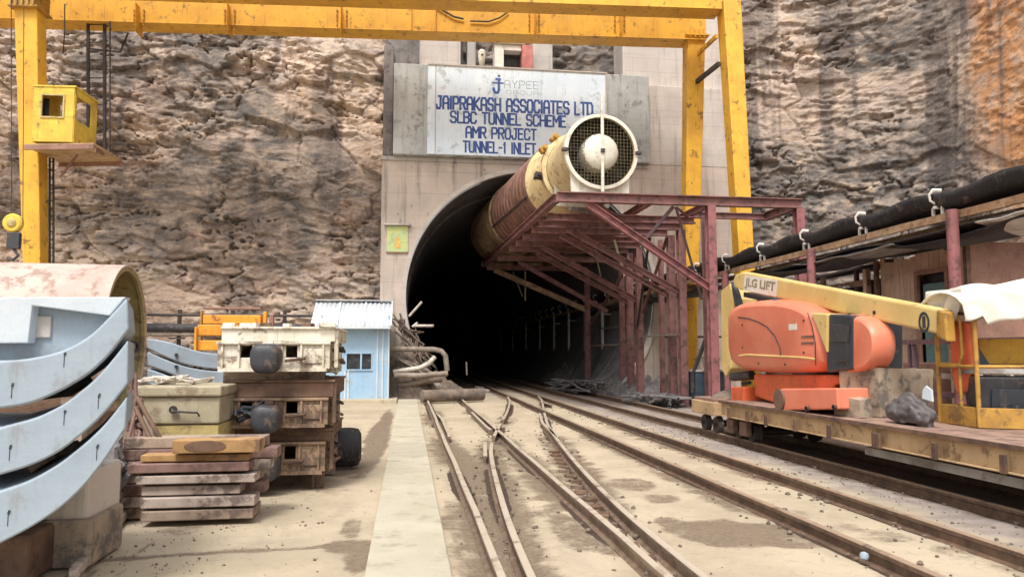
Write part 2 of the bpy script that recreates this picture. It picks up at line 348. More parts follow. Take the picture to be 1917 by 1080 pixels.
def tag(o, label=None, cat=None, group=None, kind=None):
    if label: o['label'] = label
    if cat: o['category'] = cat
    if group: o['group'] = group
    if kind: o['kind'] = kind
    return o
def thing(name, loc, label, cat, group=None):
    o = bpy.data.objects.new(name, None); COL.objects.link(o); o.location = loc; o.empty_display_size = .2
    OFF[o.name] = Vector(loc); return tag(o, label, cat, group)
def copy_tree(o, loc, label=None):
    def rec(q, par):
        c = q.copy(); COL.objects.link(c); c.parent = par; OFF[c.name] = Vector(loc)
        for ch in q.children: rec(ch, c)
        return c
    c = rec(o, None); c.location = loc
    if label: c['label'] = label
    return c
def attr(me, name, arr):
    a = me.attributes.new(name, 'FLOAT_COLOR', 'POINT'); a.data.foreach_set('color', np.asarray(arr, np.float32).ravel())
def grid_mesh(name, P, mat, kind='structure', smooth=True, colname=None, colarr=None):
    """P: (n, m, 3) array"""
    n, m = P.shape[:2]; idx = np.arange(n*m).reshape(n, m)
    q = np.stack([idx[:-1, :-1], idx[1:, :-1], idx[1:, 1:], idx[:-1, 1:]], -1).reshape(-1, 4)
    me = bpy.data.meshes.new(name); me.vertices.add(n*m); me.vertices.foreach_set('co', P.reshape(-1).astype(np.float32))
    me.loops.add(q.size); me.loops.foreach_set('vertex_index', q.reshape(-1)); me.polygons.add(len(q))
    me.polygons.foreach_set('loop_start', np.arange(0, q.size, 4)); me.update(calc_edges=True); me.validate()
    if colname: attr(me, colname, colarr)
    if smooth: me.shade_smooth()
    me.materials.append(MAT[mat]); o = bpy.data.objects.new(name, me); COL.objects.link(o)
    if kind: o['kind'] = kind
    return o

# ================================================================== SETTING
R1X, R2X, R5X, R6X, R7X, R8X = .70, 1.88, 3.82, 4.94, 6.20, 7.38
R3P = [(.86, 3.5), (.88, 4.6), (.90, 5.5), (.94, 6.6), (1.0, 7.75), (1.12, 9.4), (1.26, 11.3), (1.47, 13.3), (1.78, 15.2), (2.10, 17.0), (2.5, 19.2), (3.0, 22.2), (3.41, 25.0), (3.74, 28.2)]
R4P = [(2.12, 3.5), (2.12, 4.6), (2.14, 5.3), (2.16, 6.8), (2.24, 8.2), (2.33, 9.4), (2.50, 11.3), (2.76, 13.7), (3.05, 16.2), (3.4, 18.4), (3.74, 20.5), (4.2, 23.2), (4.62, 25.7), (4.88, 28.2)]
TILES = [(R1X, 3, 32), (R2X, 3, 31.6), (R5X, 3, 110), (R6X, 3, 110), (R7X, 3, 110), (R8X, 3, 110)]
def segdist(X, Y, pts):
    d = np.full(X.shape, 1e9)
    for (ax, ay), (bx, by) in zip(pts[:-1], pts[1:]):
        vx, vy = bx-ax, by-ay; t = np.clip(((X-ax)*vx+(Y-ay)*vy)/(vx*vx+vy*vy), 0, 1)
        d = np.minimum(d, np.hypot(X-ax-t*vx, Y-ay-t*vy))
    return d
def sstep(x, a, b):
    t = np.clip((x-a)/(b-a), 0, 1); return t*t*(3-2*t)
def ground():
    st = .07; xs = np.arange(-9, 16, st); ys = np.arange(2.6, 44, st)
    X, Y = np.meshgrid(xs, ys, indexing='ij')
    dr = np.full(X.shape, 1e9)
    for x, a, b in TILES: dr = np.minimum(dr, segdist(X, Y, [(x, a), (x, b)]))
    dr = np.minimum(dr, segdist(X, Y, R3P)); dr = np.minimum(dr, segdist(X, Y, R4P))
    nlo = fbm(X*.45, Y*.3, 1.3, 3, 3)/.875; nmd = .55*fbm(X*1.3, Y*2.6, 4.1, 9, 4)/.94+.45*fbm(X*4, Y*7, 2.1, 19, 3)/.875
    dark = (1-sstep(dr, .06, .2))*(.42+.55*sstep(fbm(X*1.1, Y*.5, 0, 21, 3)/.875, .35, .6))  # dark soil by the rails, deepened to paint in their gutters' shade
    soil = (1-sstep(dr+(nmd-.5)*.5, .1, .6))*sstep(nlo+(nmd-.5)*.3, .36, .56)*.9
    def blob(px, py, rx, ry, v=.95):          # a stain seen at this place of the yard
        nonlocal soil
        c = PZ(px, py); a = PZ(px+rx, py); e = PZ(px, py+ry); e2 = PZ(px, py-ry)
        RX = abs(a.x-c.x)+.02; RY = max((e2.y-e.y)/2, .05); C = (e.y+e2.y)/2
        q = np.sqrt(((X-c.x-(nmd-.5)*1.1*RX)/RX)**2+((Y-C-(nmd-.5)*.9*RY)/RY)**2)
        soil = np.maximum(soil, v*(1-sstep(q, .7, 1.25)))
    for b in [(700, 835, 26, 52), (722, 790, 12, 26), (650, 875, 32, 12), (668, 1040, 26, 40), (640, 1020, 40, 14), (660, 985, 20, 25, .7),
              (880, 880, 24, 46), (900, 960, 40, 50), (960, 1020, 60, 60, .8), (1080, 990, 50, 40, .8), (1130, 1010, 50, 26, .7), (1040, 960, 40, 14, .7),
              (1180, 905, 50, 14, .75), (1240, 930, 40, 10, .7), (1370, 995, 130, 26), (1480, 1008, 80, 16, .8), (1270, 985, 40, 22, .8),
              (1300, 900, 50, 10, .6), (1660, 1000, 60, 14, .6), (1800, 1030, 60, 16, .6), (880, 905, 18, 20), (850, 990, 18, 60, .7), (1480, 960, 40, 12, .6),
              (330, 990, 50, 12, .55), (560, 915, 120, 16, .5), (1585, 985, 50, 12, .55), (1850, 960, 60, 10, .6), (945, 890, 16, 40, .6)]: blob(*b)
    for cr, w, v in [([(180, 1045), (330, 1034), (420, 1028), (540, 1024), (640, 1016), (700, 1012)], .07, .85), ([(215, 1072), (262, 1030), (330, 985)], .035, .75),
                     ([(470, 985), (560, 940), (660, 885)], .03, .5), ([(500, 960), (600, 905)], .02, .5), ([(160, 1080), (235, 965)], .05, .8), ([(640, 868), (700, 862)], .03, .5)]:
        soil = np.maximum(soil, v*(1-sstep(segdist(X, Y, [(PZ(*q).x, PZ(*q).y) for q in cr])+(nmd-.5)*.05, w*.4, w*1.6)))
    grey = sstep(X+(nmd-.5)*1.6, 5.0, 5.9)*.95
    grey = np.maximum(grey, .5*sstep(Y, 25, 32)*sstep(nmd, .3, .6)); grey = np.maximum(grey, .7*sstep(-X, 2.3, 3.2)*sstep(nmd, .25, .6))
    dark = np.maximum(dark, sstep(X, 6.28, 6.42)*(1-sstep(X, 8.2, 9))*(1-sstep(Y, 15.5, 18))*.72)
    dark = np.maximum(dark, .55*sstep(Y, 31, 38))  # tunnel floor darkens inward from the mouth, shade put into the colour
    zz = -.028*np.exp(-(dr/.13)**2) + (nmd-.5)*.012*(1+2*grey) - .015
    zz = zz + sstep(soil, .4, .9)*-.006
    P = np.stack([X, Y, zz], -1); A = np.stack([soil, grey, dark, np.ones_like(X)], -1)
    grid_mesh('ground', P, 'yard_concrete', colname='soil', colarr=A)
ground()
me = bpy.data.meshes.new('terrain'); me.from_pydata([(-600, -600, -.16), (600, -600, -.16), (600, 900, -.16), (-600, 900, -.16)], [], [(0, 1, 2, 3)])
me.materials.append(MAT['yard_concrete']); o = bpy.data.objects.new('terrain', me); COL.objects.link(o); o['kind'] = 'structure'

# the raised concrete path beside the first rail, cast in two lengths
for i, (y0, y1) in enumerate(((3.0, 15.42), (15.45, 27.2))):
    b = MB(); b.span(-.30, .35, y0, y1, -.1, .05); o = b.build('path', 'walk_concrete', bevel=.012); o['kind'] = 'structure'
b = MB(); b.span(-3.6, -.34, 25.9, 26.5, -.1, .12); b.span(-4.2, -.34, 26.5, 28.6, -.1, .06); o = b.build('pavement', 'kerb_concrete', bevel=.02); o['kind'] = 'structure'

# ------------------------------------------------------------------ cliffs
def cliff(path, z0, z1, step, amp, tintf, zstep=None, smoothf=None):
    pts = [Vector((*p, 0)) for p in path]; L = [0]
    for a, c in zip(pts[:-1], pts[1:]): L.append(L[-1]+(c-a).length)
    s = np.arange(0, L[-1], step); px = np.interp(s, L, [p.x for p in pts]); py = np.interp(s, L, [p.y for p in pts])
    k = max(1, int(1.2/step)); ker = np.ones(2*k+1)/(2*k+1)
    px = np.convolve(np.pad(px, k, 'edge'), ker, 'valid'); py = np.convolve(np.pad(py, k, 'edge'), ker, 'valid')
    tx, ty = np.gradient(px), np.gradient(py); ln = np.hypot(tx, ty); nx, ny = ty/ln, -tx/ln
    z = np.arange(z0, z1, zstep or step); SS, ZZ = np.meshgrid(s, z, indexing='ij')
    BX, BY = px[:, None]+0*ZZ, py[:, None]+0*ZZ
    wu = SS+.9*(fbm(BX*.4, ZZ*.4, BY*.4, 1, 2)-.37); wv = ZZ+.06*SS+.7*(fbm(BX*.3, ZZ*.5, BY*.3, 31, 2)-.37)+.05*fbm(BX*4, ZZ*4, BY*4, 77, 2)
    d = 1.5*(fbm(BX*.16, ZZ*.16, BY*.16, 11, 3)-.44)
    m = sstep(fbm(BX*.22, ZZ*.3, BY*.22, 61, 3), .34, .52)
    f1, e1 = facet(wu+.25*wv, wv, 2.4, 1.3, .7, 3); f2, e2 = facet(wu-.2*wv, wv, 1.05, .42, .55, 8); f3, e3 = facet(wu, wv+.1*wu, .46, .17, .6, 14); f4, e4 = facet(wu, wv, .21, .08, .7, 21)
    m2 = sstep(fbm(BX*.45, ZZ*.6, BY*.45, 83, 3), .36, .50); m3 = sstep(fbm(BX*.7, ZZ*1.0, BY*.7, 91, 3), .36, .52)
    d = d + .62*(.3+.7*m)*f1 + .36*(.12+.88*m2)*f2 + .22*(.2+.8*m3)*f3 + .10*(.35+.65*m3)*f4 + .07*(fbm(BX*3, ZZ*5, BY*3, 19, 4)-.47)
    d = d - .14*m*(1-sstep(e1, .0, .05)) - .10*m2*(1-sstep(e2, 0, .06))
    q = fbm(BX*.5, ZZ*1.6, BY*.5, 41, 4); d = d - .5*sstep(np.abs(q-.47), .014, 0)*m2
    if smoothf is not None: d = d*smoothf(SS, ZZ)
    d = d*amp
    lean = (ZZ-z0)*.05
    P = np.stack([BX+nx[:, None]*(d-lean), BY+ny[:, None]*(d-lean), ZZ], -1)
    A = np.ones(P.shape[:2]+(4,)); A[..., :3] = np.stack(tintf(SS, BX, BY, ZZ), -1)
    return grid_mesh('cliff', P, 'rock', smooth=False, colname='tint', colarr=A)
def t_left(s, x, y, z):
    g = sstep(fbm(x*.3, z*.28, y, 5, 4), .42, .58)*.9; g = np.maximum(g, .8*sstep(x, -3.2, -1.2)*sstep(fbm(x, z*.6, y, 3, 3), .3, .5))
    o = sstep(fbm(x*.25, z*.2, y, 9, 3), .45, .6)*.12; w = .7*sstep(fbm(x*1.1, z*.12, y, 23, 3), .53, .66)
    return g, o, w*sstep(z, 4, 9)
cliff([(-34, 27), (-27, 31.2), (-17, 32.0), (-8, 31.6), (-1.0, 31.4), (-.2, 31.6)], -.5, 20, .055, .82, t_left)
def t_up(s, x, y, z): return .9+0*x, 0*x, 0*x+.2
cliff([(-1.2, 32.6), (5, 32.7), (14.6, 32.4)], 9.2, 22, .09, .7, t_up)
def t_right(s, x, y, z):
    g = np.maximum(sstep(fbm(s*.3, z*.25, 0, 55, 3), .36, .5), 1-sstep(z+3*(fbm(s*.5, z*.5, 0, 57, 3)-.45), 10, 13.5)*.9)*(1-sstep(z, 15, 18)*.5)*(1-sstep(s, 10.5, 12.5))+.9*(1-sstep(z, 5, 7.5))*(1-sstep(s, 16, 20))
    o = sstep(s+(fbm(s*.4, z*.4, 0, 8, 3)-.45)*5+ (z-9)*.22, 10.8, 12.8)*.95
    w = np.maximum(sstep(fbm(s*1.5, z*.04, 0, 71, 4), .42, .54)*sstep(s, 7.2, 8.1)*(1-sstep(s, 11.6, 13)), .8*sstep(fbm(s*1.3, z*.05, 0, 78, 4), .54, .62))
    w = np.maximum(w, .75*(1-sstep(z, 3, 6.5))*sstep(s, 9, 12))  # darker towards the foot of the wall
    return np.clip(g, 0, 1), o*(1-np.clip(g, 0, 1)*.6), w*.85
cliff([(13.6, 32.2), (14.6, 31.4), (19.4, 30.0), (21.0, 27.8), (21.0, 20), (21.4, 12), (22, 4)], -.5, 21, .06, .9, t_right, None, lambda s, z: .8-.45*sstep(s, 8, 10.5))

# ------------------------------------------------------------------ portal and tunnel
TC = Vector((5.03, 30, 3.98)); TR = 5.15
PT = thing('tunnel_portal', (5.03, 30, 0), 'pinkish concrete portal wall around the dark round tunnel mouth', 'tunnel portal')
def ring_wall(mb, x0, x1, z1, y0, y1, r):
    a0 = math.asin(-TC.z/r); ang = list(np.linspace(a0, math.pi-a0, 90))
    for cx_, cz_ in ((x1, 0.), (x1, z1), (x0, z1), (x0, 0.)):
        a = math.atan2(cz_-TC.z, cx_-TC.x); a = a if a > a0-.01 else a+2*math.pi; ang.append(a)
    ang.sort(); I, O = [], []
    for a in ang:
        c, s_ = math.cos(a), math.sin(a); t = 1e9
        if c > 1e-6: t = min(t, (x1-TC.x)/c)
        if c < -1e-6: t = min(t, (x0-TC.x)/c)
        if s_ > 1e-6: t = min(t, (z1-TC.z)/s_)
        if s_ < -1e-6: t = min(t, -TC.z/s_)
        t = max(t, r); I.append((TC.x+c*r, TC.z+s_*r)); O.append((TC.x+c*t, TC.z+s_*t))
    secs = [[(x, y0, z) for x, z in I], [(x, y0, z) for x, z in O], [(x, y1, z) for x, z in O]]
    mb.loft(secs, caps=False, closed=False)
w = MB(); ring_wall(w, -1.11, 14.2, 9.6, 30, 32.4, TR); w.build('wall', 'portal_concrete', PT)
w = MB(); a0 = math.asin((-TC.z-.35)/TR)
ar = [(math.cos(a), math.sin(a)) for a in np.linspace(a0, math.pi-a0, 80)]
rg = lambda r, y: [(TC.x+c*r, y, TC.z+s_*r) for c, s_ in ar]
w.loft([rg(TR+.16, 30.02), rg(TR+.16, 29.93), rg(TR-.02, 29.93), rg(TR-.02, 30.2)], False, False); w.build('rim', 'pale_concrete', PT, smooth=True)
w = MB(); w.loft([rg(TR-.03, 30.2), rg(TR-.03, 34), rg(TR-.03, 34.02), rg(TR-.10, 34.02), rg(TR-.10, 70), rg(TR-.1, 118)], False, False)
w.prism([(TC.x+c*TR*1.01, 118, TC.z+s_*TR*1.01) for c, s_ in ar], (0, .3, 0)); w.build('lining', 'lining', PT, smooth=True)
w = MB(); w.span(-.68, 9.97, 29.66, 30.6, 9.6, 13.34); w.build('slab', 'slab_grey', PT, bevel=.03)
w = MB(); w.span(-1.09, -.70, 30.0, 31.6, 9.62, 14.2); w.span(-1.05, 2.2, 30.9, 31.7, 13.34, 17.2); w.build('side_wall', 'dark_concrete', PT, bevel=.03)
w = MB(); w.span(.35, 2.05, 30.3, 30.88, 13.36, 17); w.build('pier', 'pale_concrete', PT, bevel=.03)
w = MB(); w.span(2.35, 2.72, 30.6, 31.3, 13.36, 17); w.build('pier', 'portal_grey', PT, bevel=.03)
w = MB(); w.span(5.12, 5.98, 30.4, 31.2, 13.36, 17); w.build('pier', 'portal_grey', PT, bevel=.03)
w = MB(); w.span(9.05, 14.18, 30.35, 31.8, 9.62, 17.5); w.span(9.99, 14.15, 30.03, 30.33, 9.62, 13.1); w.build('wing_wall', 'pale_concrete', PT, bevel=.03)
w = MB(); w.span(-1.12, 9.98, 29.94, 29.995, 9.42, 9.58); w.build('ledge', 'portal_grey', PT, bevel=.01)
# stubs of old reinforcement and a formwork box on the wall
w = MB()
for px, py in [(782, 345), (800, 400), (850, 305), (905, 318), (770, 385), (745, 400), (1180, 330), (1140, 310)]:
    p = PY(px, py, 30); w.tube([p+Vector((0, .02, 0)), p+Vector((.02, -.18, -.02))], .016, 6)
w.build('bar_stub', 'dark_metal', PT)

def text(body, name, x0, x1, z0, z1, y, mat, parent, bold=.0, depth=.006, rot=None, tilt=0.):
    cu = bpy.data.curves.new(name, 'FONT'); cu.body = body; cu.size = 1; cu.offset = bold; cu.extrude = .02; cu.resolution_u = 4
    tmp = bpy.data.objects.new('tmp', cu); COL.objects.link(tmp)
    me = bpy.data.meshes.new_from_object(tmp.evaluated_get(bpy.context.evaluated_depsgraph_get())); bpy.data.objects.remove(tmp)
    me.name = name; n = len(me.vertices); co = np.empty(n*3); me.vertices.foreach_get('co', co); co = co.reshape(-1, 3)
    lo, hi = co.min(0), co.max(0); u = (co-lo)/(hi-lo); out = np.empty_like(co)
    off = OFF[parent.name]
    if rot is None:
        out[:, 0] = x0+u[:, 0]*(x1-x0); out[:, 2] = z0+u[:, 1]*(z1-z0)+tilt*u[:, 0]; out[:, 1] = y-depth*u[:, 2]
        out -= np.array(off)
    else:                                            # rot = (origin, right, up, normal)
        o_, r_, u_, n_ = [np.array(q) for q in rot]
        out = o_+np.outer(x0+u[:, 0]*(x1-x0), r_)+np.outer(z0+u[:, 1]*(z1-z0), u_)+np.outer(depth*u[:, 2], n_)-np.array(off)
    me.vertices.foreach_set('co', out.reshape(-1)); me.update(); me.materials.clear(); me.materials.append(MAT[mat])
    o = bpy.data.objects.new(name, me); COL.objects.link(o); o.parent = parent; OFF[o.name] = off; return o
# painted name board
SG = thing('name_board', (4.4, 29.64, 9.65), 'large white painted board with blue capital lettering above the tunnel mouth', 'sign')
b = MB(); b.span(.68, 8.1, 29.6, 29.66, 9.64, 13.32); b.build('board', 'sign_white', SG, bevel=.006)
b = MB(); b.span(.98, 1.02, 29.585, 29.6, 9.66, 13.3); b.span(8.05, 8.11, 29.57, 29.62, 9.64, 13.34); b.span(.66, 8.12, 29.56, 29.62, 13.32, 13.37); b.build('edge_strip', 'pale_concrete', SG)
GL_ = {'A': [[(0, 0), (0, .78), (.22, 1), (.78, 1), (1, .78), (1, 0)], [(0, .44), (1, .44)]], 'B': [[(0, 0), (0, 1), (.8, 1), (1, .85), (1, .65), (.8, .52), (1, .36), (1, .16), (.8, 0), (0, 0)], [(0, .52), (.8, .52)]],
 'C': [[(1, .8), (1, .86), (.8, 1), (.2, 1), (0, .82), (0, .18), (.2, 0), (.8, 0), (1, .16), (1, .24)]], 'D': [[(0, 0), (0, 1), (.74, 1), (1, .76), (1, .24), (.74, 0), (0, 0)]], 'E': [[(1, 1), (0, 1), (0, 0), (1, 0)], [(0, .52), (.8, .52)]],
 'H': [[(0, 0), (0, 1)], [(1, 0), (1, 1)], [(0, .52), (1, .52)]], 'I': [[(.5, 0), (.5, 1)]], 'J': [[(.45, 1), (1, 1)], [(.85, 1), (.85, .2), (.65, 0), (.2, 0), (0, .2), (0, .3)]], 'K': [[(0, 0), (0, 1)], [(1, 1), (.1, .5), (1, 0)]],
 'L': [[(0, 1), (0, 0), (1, 0)]], 'M': [[(0, 0), (0, 1), (.5, .45), (1, 1), (1, 0)]], 'N': [[(0, 0), (0, 1), (1, 0), (1, 1)]], 'O': [[(0, .2), (0, .8), (.2, 1), (.8, 1), (1, .8), (1, .2), (.8, 0), (.2, 0), (0, .2)]],
 'P': [[(0, 0), (0, 1), (.8, 1), (1, .84), (1, .6), (.8, .44), (0, .44)]], 'R': [[(0, 0), (0, 1), (.8, 1), (1, .84), (1, .62), (.8, .48), (0, .48)], [(.5, .48), (1, 0)]], 'S': [[(1, .8), (.8, 1), (.2, 1), (0, .84), (0, .66), (.2, .52), (.8, .48), (1, .34), (1, .16), (.8, 0), (.2, 0), (0, .18)]],
 'T': [[(0, 1), (1, 1)], [(.5, 1), (.5, 0)]], 'U': [[(0, 1), (0, .18), (.2, 0), (.8, 0), (1, .18), (1, 1)]], 'Y': [[(0, 1), (.5, .5), (1, 1)], [(.5, .5), (.5, 0)]], 'G': [[(1, .82), (.8, 1), (.2, 1), (0, .8), (0, .2), (.2, 0), (.8, 0), (1, .2), (1, .5), (.6, .5)]], '-': [[(.1, .5), (.9, .5)]], '1': [[(.2, .8), (.5, 1), (.5, 0)]], '.': [[(.0, .07), (1, .07)]]}
GW = {'I': .16, ' ': .42, '.': .34, '1': .42, '-': .5, 'M': .92, 'J': .72, 'L': .66, 'T': .74, 'E': .7}
def line(body, xa, xb, y0, y1, name='lettering', mat='letter_blue', bold=.15):
    """hand-painted capitals as flat brush strokes, fitted to the width they have on the board"""
    a = PY(xa, y1, 29.6); c = PY(xb, y0, 29.6); d = PY(xa, y0, 29.6); H_ = d.z-a.z; sw = H_*bold; gap = .30
    tot = sum(GW.get(ch, .78)+gap for ch in body)-gap; k = (c.x-a.x-sw)/tot; x = a.x+sw/2; b = MB(); lay = 0
    for ch in body:
        w = GW.get(ch, .78)*k
        for st in GL_.get(ch, []):
            pts = [Vector((x+px*w if ch != 'I' else x+w/2, 29.5985-lay*.00012, a.z+sw/2+pz*(H_-sw))) for px, pz in st]
            for i in range(len(pts)-1):
                p, q = pts[i], pts[i+1]; t = (q-p).normalized(); n = Vector((t.z, 0, -t.x))*sw/2; e = t*sw*.42; yy = Vector((0, -.0004*(i % 2), 0))
                b.add([p-n-e+yy, q-n+e+yy, q+n+e+yy, p+n-e+yy], [(0, 1, 2, 3)])
            lay = (lay+1) % 7
        x += w+gap*k
    return b.build(name, mat, SG)
line('JAIPRAKASH ASSOCIATES LTD.', 815, 1118, 178, 205)
line('SLBC TUNNEL SCHEME', 842, 1060, 207, 231)
line('AMR PROJECT', 871, 1005, 236, 259)
line('TUNNEL-1 INLET', 866, 1004, 263, 286)
line('J', 922, 938, 146, 176, 'emblem', bold=.16)
line('AYPEE', 944, 1008, 150, 165, 'faded_lettering', 'letter_faint', .1)
line('GROUP', 948, 1008, 169, 177, 'faded_lettering', 'letter_faint', .1)
b = MB(); p = PY(934, 143, 29.6); b.span(p.x-.05, p.x+.05, 29.592, 29.6, p.z-.04, p.z+.05); p = PY(933, 156, 29.6); b.span(p.x-.26, p.x+.22, 29.591, 29.6, p.z-.03, p.z+.03)
b.build('emblem_cross', 'letter_blue', SG)

# poster on the portal wall
PO = thing('poster', (PY(745, 475, 29.98)), 'small green and yellow picture under a little ledge on the portal wall', 'poster')
a, c = PY(724, 471, 29.97), PY(764, 424, 29.97)
b = MB(); b.span(a.x, c.x, 29.95, 29.995, a.z, c.z); b.build('picture', 'poster_green', PO)
b = MB(); q = PY(744, 460, 29.95); b.lathe([(.001, 0), (.13, .005), (.09, .012), (.001, .014)], q, (0, -1, 0), 14); b.span(q.x-.1, q.x+.1, 29.938, 29.95, q.z-.02, q.z+.34); b.build('figure', 'poster_figure', PO)
b = MB(); b.span(a.x-.12, c.x+.12, 29.8, 29.99, c.z+.02, c.z+.10); b.build('ledge', 'pale_concrete', PO, bevel=.01)
b = MB(); b.span(a.x-.03, c.x+.03, 29.94, 29.996, a.z-.05, a.z-.005); b.build('frame', 'hut_brown', PO)

# shrine and lamp on top of the slab
SH = thing('shrine', (4.2, 30.1, 13.35), 'small white gabled shrine with dark doorway on top of the sign slab', 'shrine')
a, c = PY(926, 136, 29.9), PY(975, 72, 29.9); e = PY(996, 90, 29.9)
b = MB(); xm = (a.x+c.x)/2+.1
b.span(a.x, a.x+.38, 29.85, 30.6, 13.35, 14.45); b.span(a.x+.38, c.x+.02, 30.45, 30.6, 13.35, 14.4); b.span(a.x+.38, c.x+.02, 29.85, 30.45, 14.2, 14.45); b.build('wall', 'shrine_white', SH, bevel=.02)
b = MB(); b.prism([(a.x-.06, 29.75, 14.46), (c.x+.2, 29.75, 14.46), (c.x-.2, 29.75, 14.85), (xm-.15, 29.75, 14.98), (a.x+.25, 29.75, 14.8)], (0, .9, 0)); b.build('roof', 'shrine_white', SH, bevel=.03)
b = MB(); b.span(a.x+.4, c.x, 30.3, 30.44, 13.36, 14.2); b.build('doorway', 'window_dark', SH)
b = MB(); b.span(c.x+.03, e.x, 29.7, 30.5, 13.35, 14.42); b.build('side_panel', 'shrine_red', SH, bevel=.02)
FL = thing('flood_lamp', PY(902, 126, 29.9), 'white egg-shaped flood lamp on a bracket left of the shrine', 'lamp')
q = PY(902, 110, 29.8); b = MB(); b.lathe([(.02, -.36), (.09, -.3), (.13, -.1), (.16, .12), (.15, .28), (.07, .36), (.01, .37)], q, (0, -.12, 1), 16, True); b.build('lamp_body', 'fan_white', FL, smooth=True)
b = MB(); b.tube([q+Vector((0, .05, -.3)), q+Vector((0, .2, -.35)), q+Vector((0, .3, -.55))], .03, 8); b.lathe([(.05, 0), (.05, .04), (.0, .045)], q+Vector((0, -.13, .1)), (0, -1, 0), 10); b.build('bracket', 'dark_metal', FL)

# ------------------------------------------------------------------ rail tracks
def rail_prof(mb, pts, zb=-.045, worn=True):
    """flat-bottom rail: foot, web, head swept along a plan polyline"""
    prof = [(-.06, 0), (.06, 0), (.06, .012), (.012, .03), (.012, .095), (.033, .105), (.033, .14), (.026, .147), (-.026, .147), (-.033, .14), (-.033, .105), (-.012, .095), (-.012, .03), (-.06, .012)]
    P = [Vector((x, y, 0)) for x, y in pts]; secs = []
    for i, p in enumerate(P):
        t = (P[min(i+1, len(P)-1)]-P[max(i-1, 0)]).normalized(); n = Vector((t.y, -t.x, 0))
        secs.append([p+n*u+Z*(zb+v) for u, v in prof])
    mb.loft(secs)
def smooth_curve(pts, n=60):
    ys = np.array([p[1] for p in pts]); xs = np.array([p[0] for p in pts]); yy = np.linspace(ys[0], ys[-1], n)
    xi = np.interp(yy, ys, xs); k = np.ones(7)/7; xi2 = np.convolve(np.pad(xi, 3, 'edge'), k, 'valid'); xi2[:3] = xi[:3]; xi2[-3:] = xi[-3:]
    return list(zip(xi2, yy))
def wob(x, y0, y1, s):                       # slight kinks at the rail joints
    ys = np.arange(y0, y1, 1.2); return [(x+.005*math.sin(y*1.7+s)+.005*math.sin(y*.6+2*s), y) for y in ys]
def track(name, label, rails, worn='rail_steel', extra=None):
    t = thing(name, (rails[0][0][0], rails[0][0][1], 0), label, 'rail track')
    for pts in rails:
        b = MB(); rail_prof(b, pts); r = b.build('rail', worn, t, smooth=30)
    return t
t1 = track('rail_track', 'straight track beside the concrete path, nearest of the parallel tracks to it', [wob(R1X, 3, 31.8, 1), wob(R2X, 3, 31.4, 2)], 'rail_worn')
for pts, lab in (([(R1X+.11, 14.6), (R1X+.13, 15), (R1X+.15, 18.6), (R1X+.10, 20)], None), ([(R2X-.13, 15.8), (R2X-.15, 16.4), (R2X-.13, 20.5)], None)):
    b = MB(); rail_prof(b, pts); b.build('check_rail', 'rail_worn', t1, smooth=30)
t3 = track('rail_track', 'rusty straight track running into the middle of the tunnel mouth', [wob(R5X, 3, 112, 3), wob(R6X, 3, 112, 4)])
t4 = track('rail_track', 'rusty straight track that carries the flat wagon with the boom lift', [wob(R7X, 3, 112, 5), wob(R8X, 3, 112, 6)])
c3, c4 = smooth_curve(R3P, 70), smooth_curve(R4P, 70)
t2 = track('rail_crossover', 'curved crossover rails cutting across from the path track to the middle track',
           [[p for p in c3 if p[1] < 13.6], [p for p in c3 if 14.4 < p[1] < 17.2], [p for p in c3 if 17.9 < p[1] < 27.6], [p for p in c4 if p[1] < 20.2], [p for p in c4 if 20.9 < p[1] < 27.6]], 'rail_worn')
for pts in ([(2.86, 14.2), (2.92, 15), (3.1, 17.2), (3.5, 19.8)], [(1.22, 11.8), (1.3, 12.6), (1.40, 13.6)], [(R6X-.6, 24.5), (R6X-.5, 23)]):
    b = MB(); rail_prof(b, pts); b.build('check_rail', 'rail_worn', t2, smooth=30)
for y in np.arange(6.2, 13, .42):            # dirty spacer blocks along the curved rail
    b = MB(); x = np.interp(y, [p[1] for p in c4], [p[0] for p in c4]); b.box((x-.16+random.uniform(-.03, .03), y, -.02), (.15, .14, .06), (random.uniform(-.2, .2), 0, random.uniform(-.4, .4)))
    b.build('spacer', 'rail_steel', t2, bevel=.008)

# ================================================================== GANTRY CRANE
GA = R(3.8); ga = Vector((math.cos(GA), -math.sin(GA), 0)); gn = Vector((math.sin(GA), math.cos(GA), 0))
QF, QN = Vector((11.0, 26.7, 0)), Vector((11.4, 24.7, 0))
def GF(x, y, dy=0): return PP(x, y, QF+gn*dy, gn)
def GN(x, y, dy=0): return PP(x, y, QN+gn*dy, gn)
GC = thing('gantry_crane', (11.0, 25.8, 0), 'yellow gantry crane spanning the yard in front of the cliff', 'gantry crane')
zfb, zft = GF(1200, 72).z, GF(1200, 16).z; znb = GN(1200, 13).z
fr = GF(1322, 60); fl = fr-ga*30; nr = GN(1352, 5); nl = nr-ga*31
def girder(name, r_, l_, zb, h, w):
    m = MB(); a_, c_ = Vector((l_.x, l_.y, zb+h/2))+gn*w/2, Vector((r_.x, r_.y, zb+h/2))+gn*w/2
    m.bar(a_, c_, w*.98, h-.08)
    m.bar(a_, c_, w*1.08, .04, Z, (0, h/2-.02)); m.bar(a_, c_, w*1.08, .04, Z, (0, -h/2+.02))
    g = m.build(name, 'crane_yellow', GC, bevel=.012)
    L = (c_-a_).length
    for t in np.arange(2.2, L, 3.45):
        p = c_-ga*t; q = MB(); q.bar(p-gn*(w*.45)-Z*(h/2-.07), p-gn*(w*.45)+Z*(h/2-.07), .035, .03, gn); q.build('seam_plate', 'crane_yellow', g)
    return g
girder('girder', fr, fl, zfb, zft-zfb, .8)
girder('girder', nr, nl, znb, 1.25, .8)
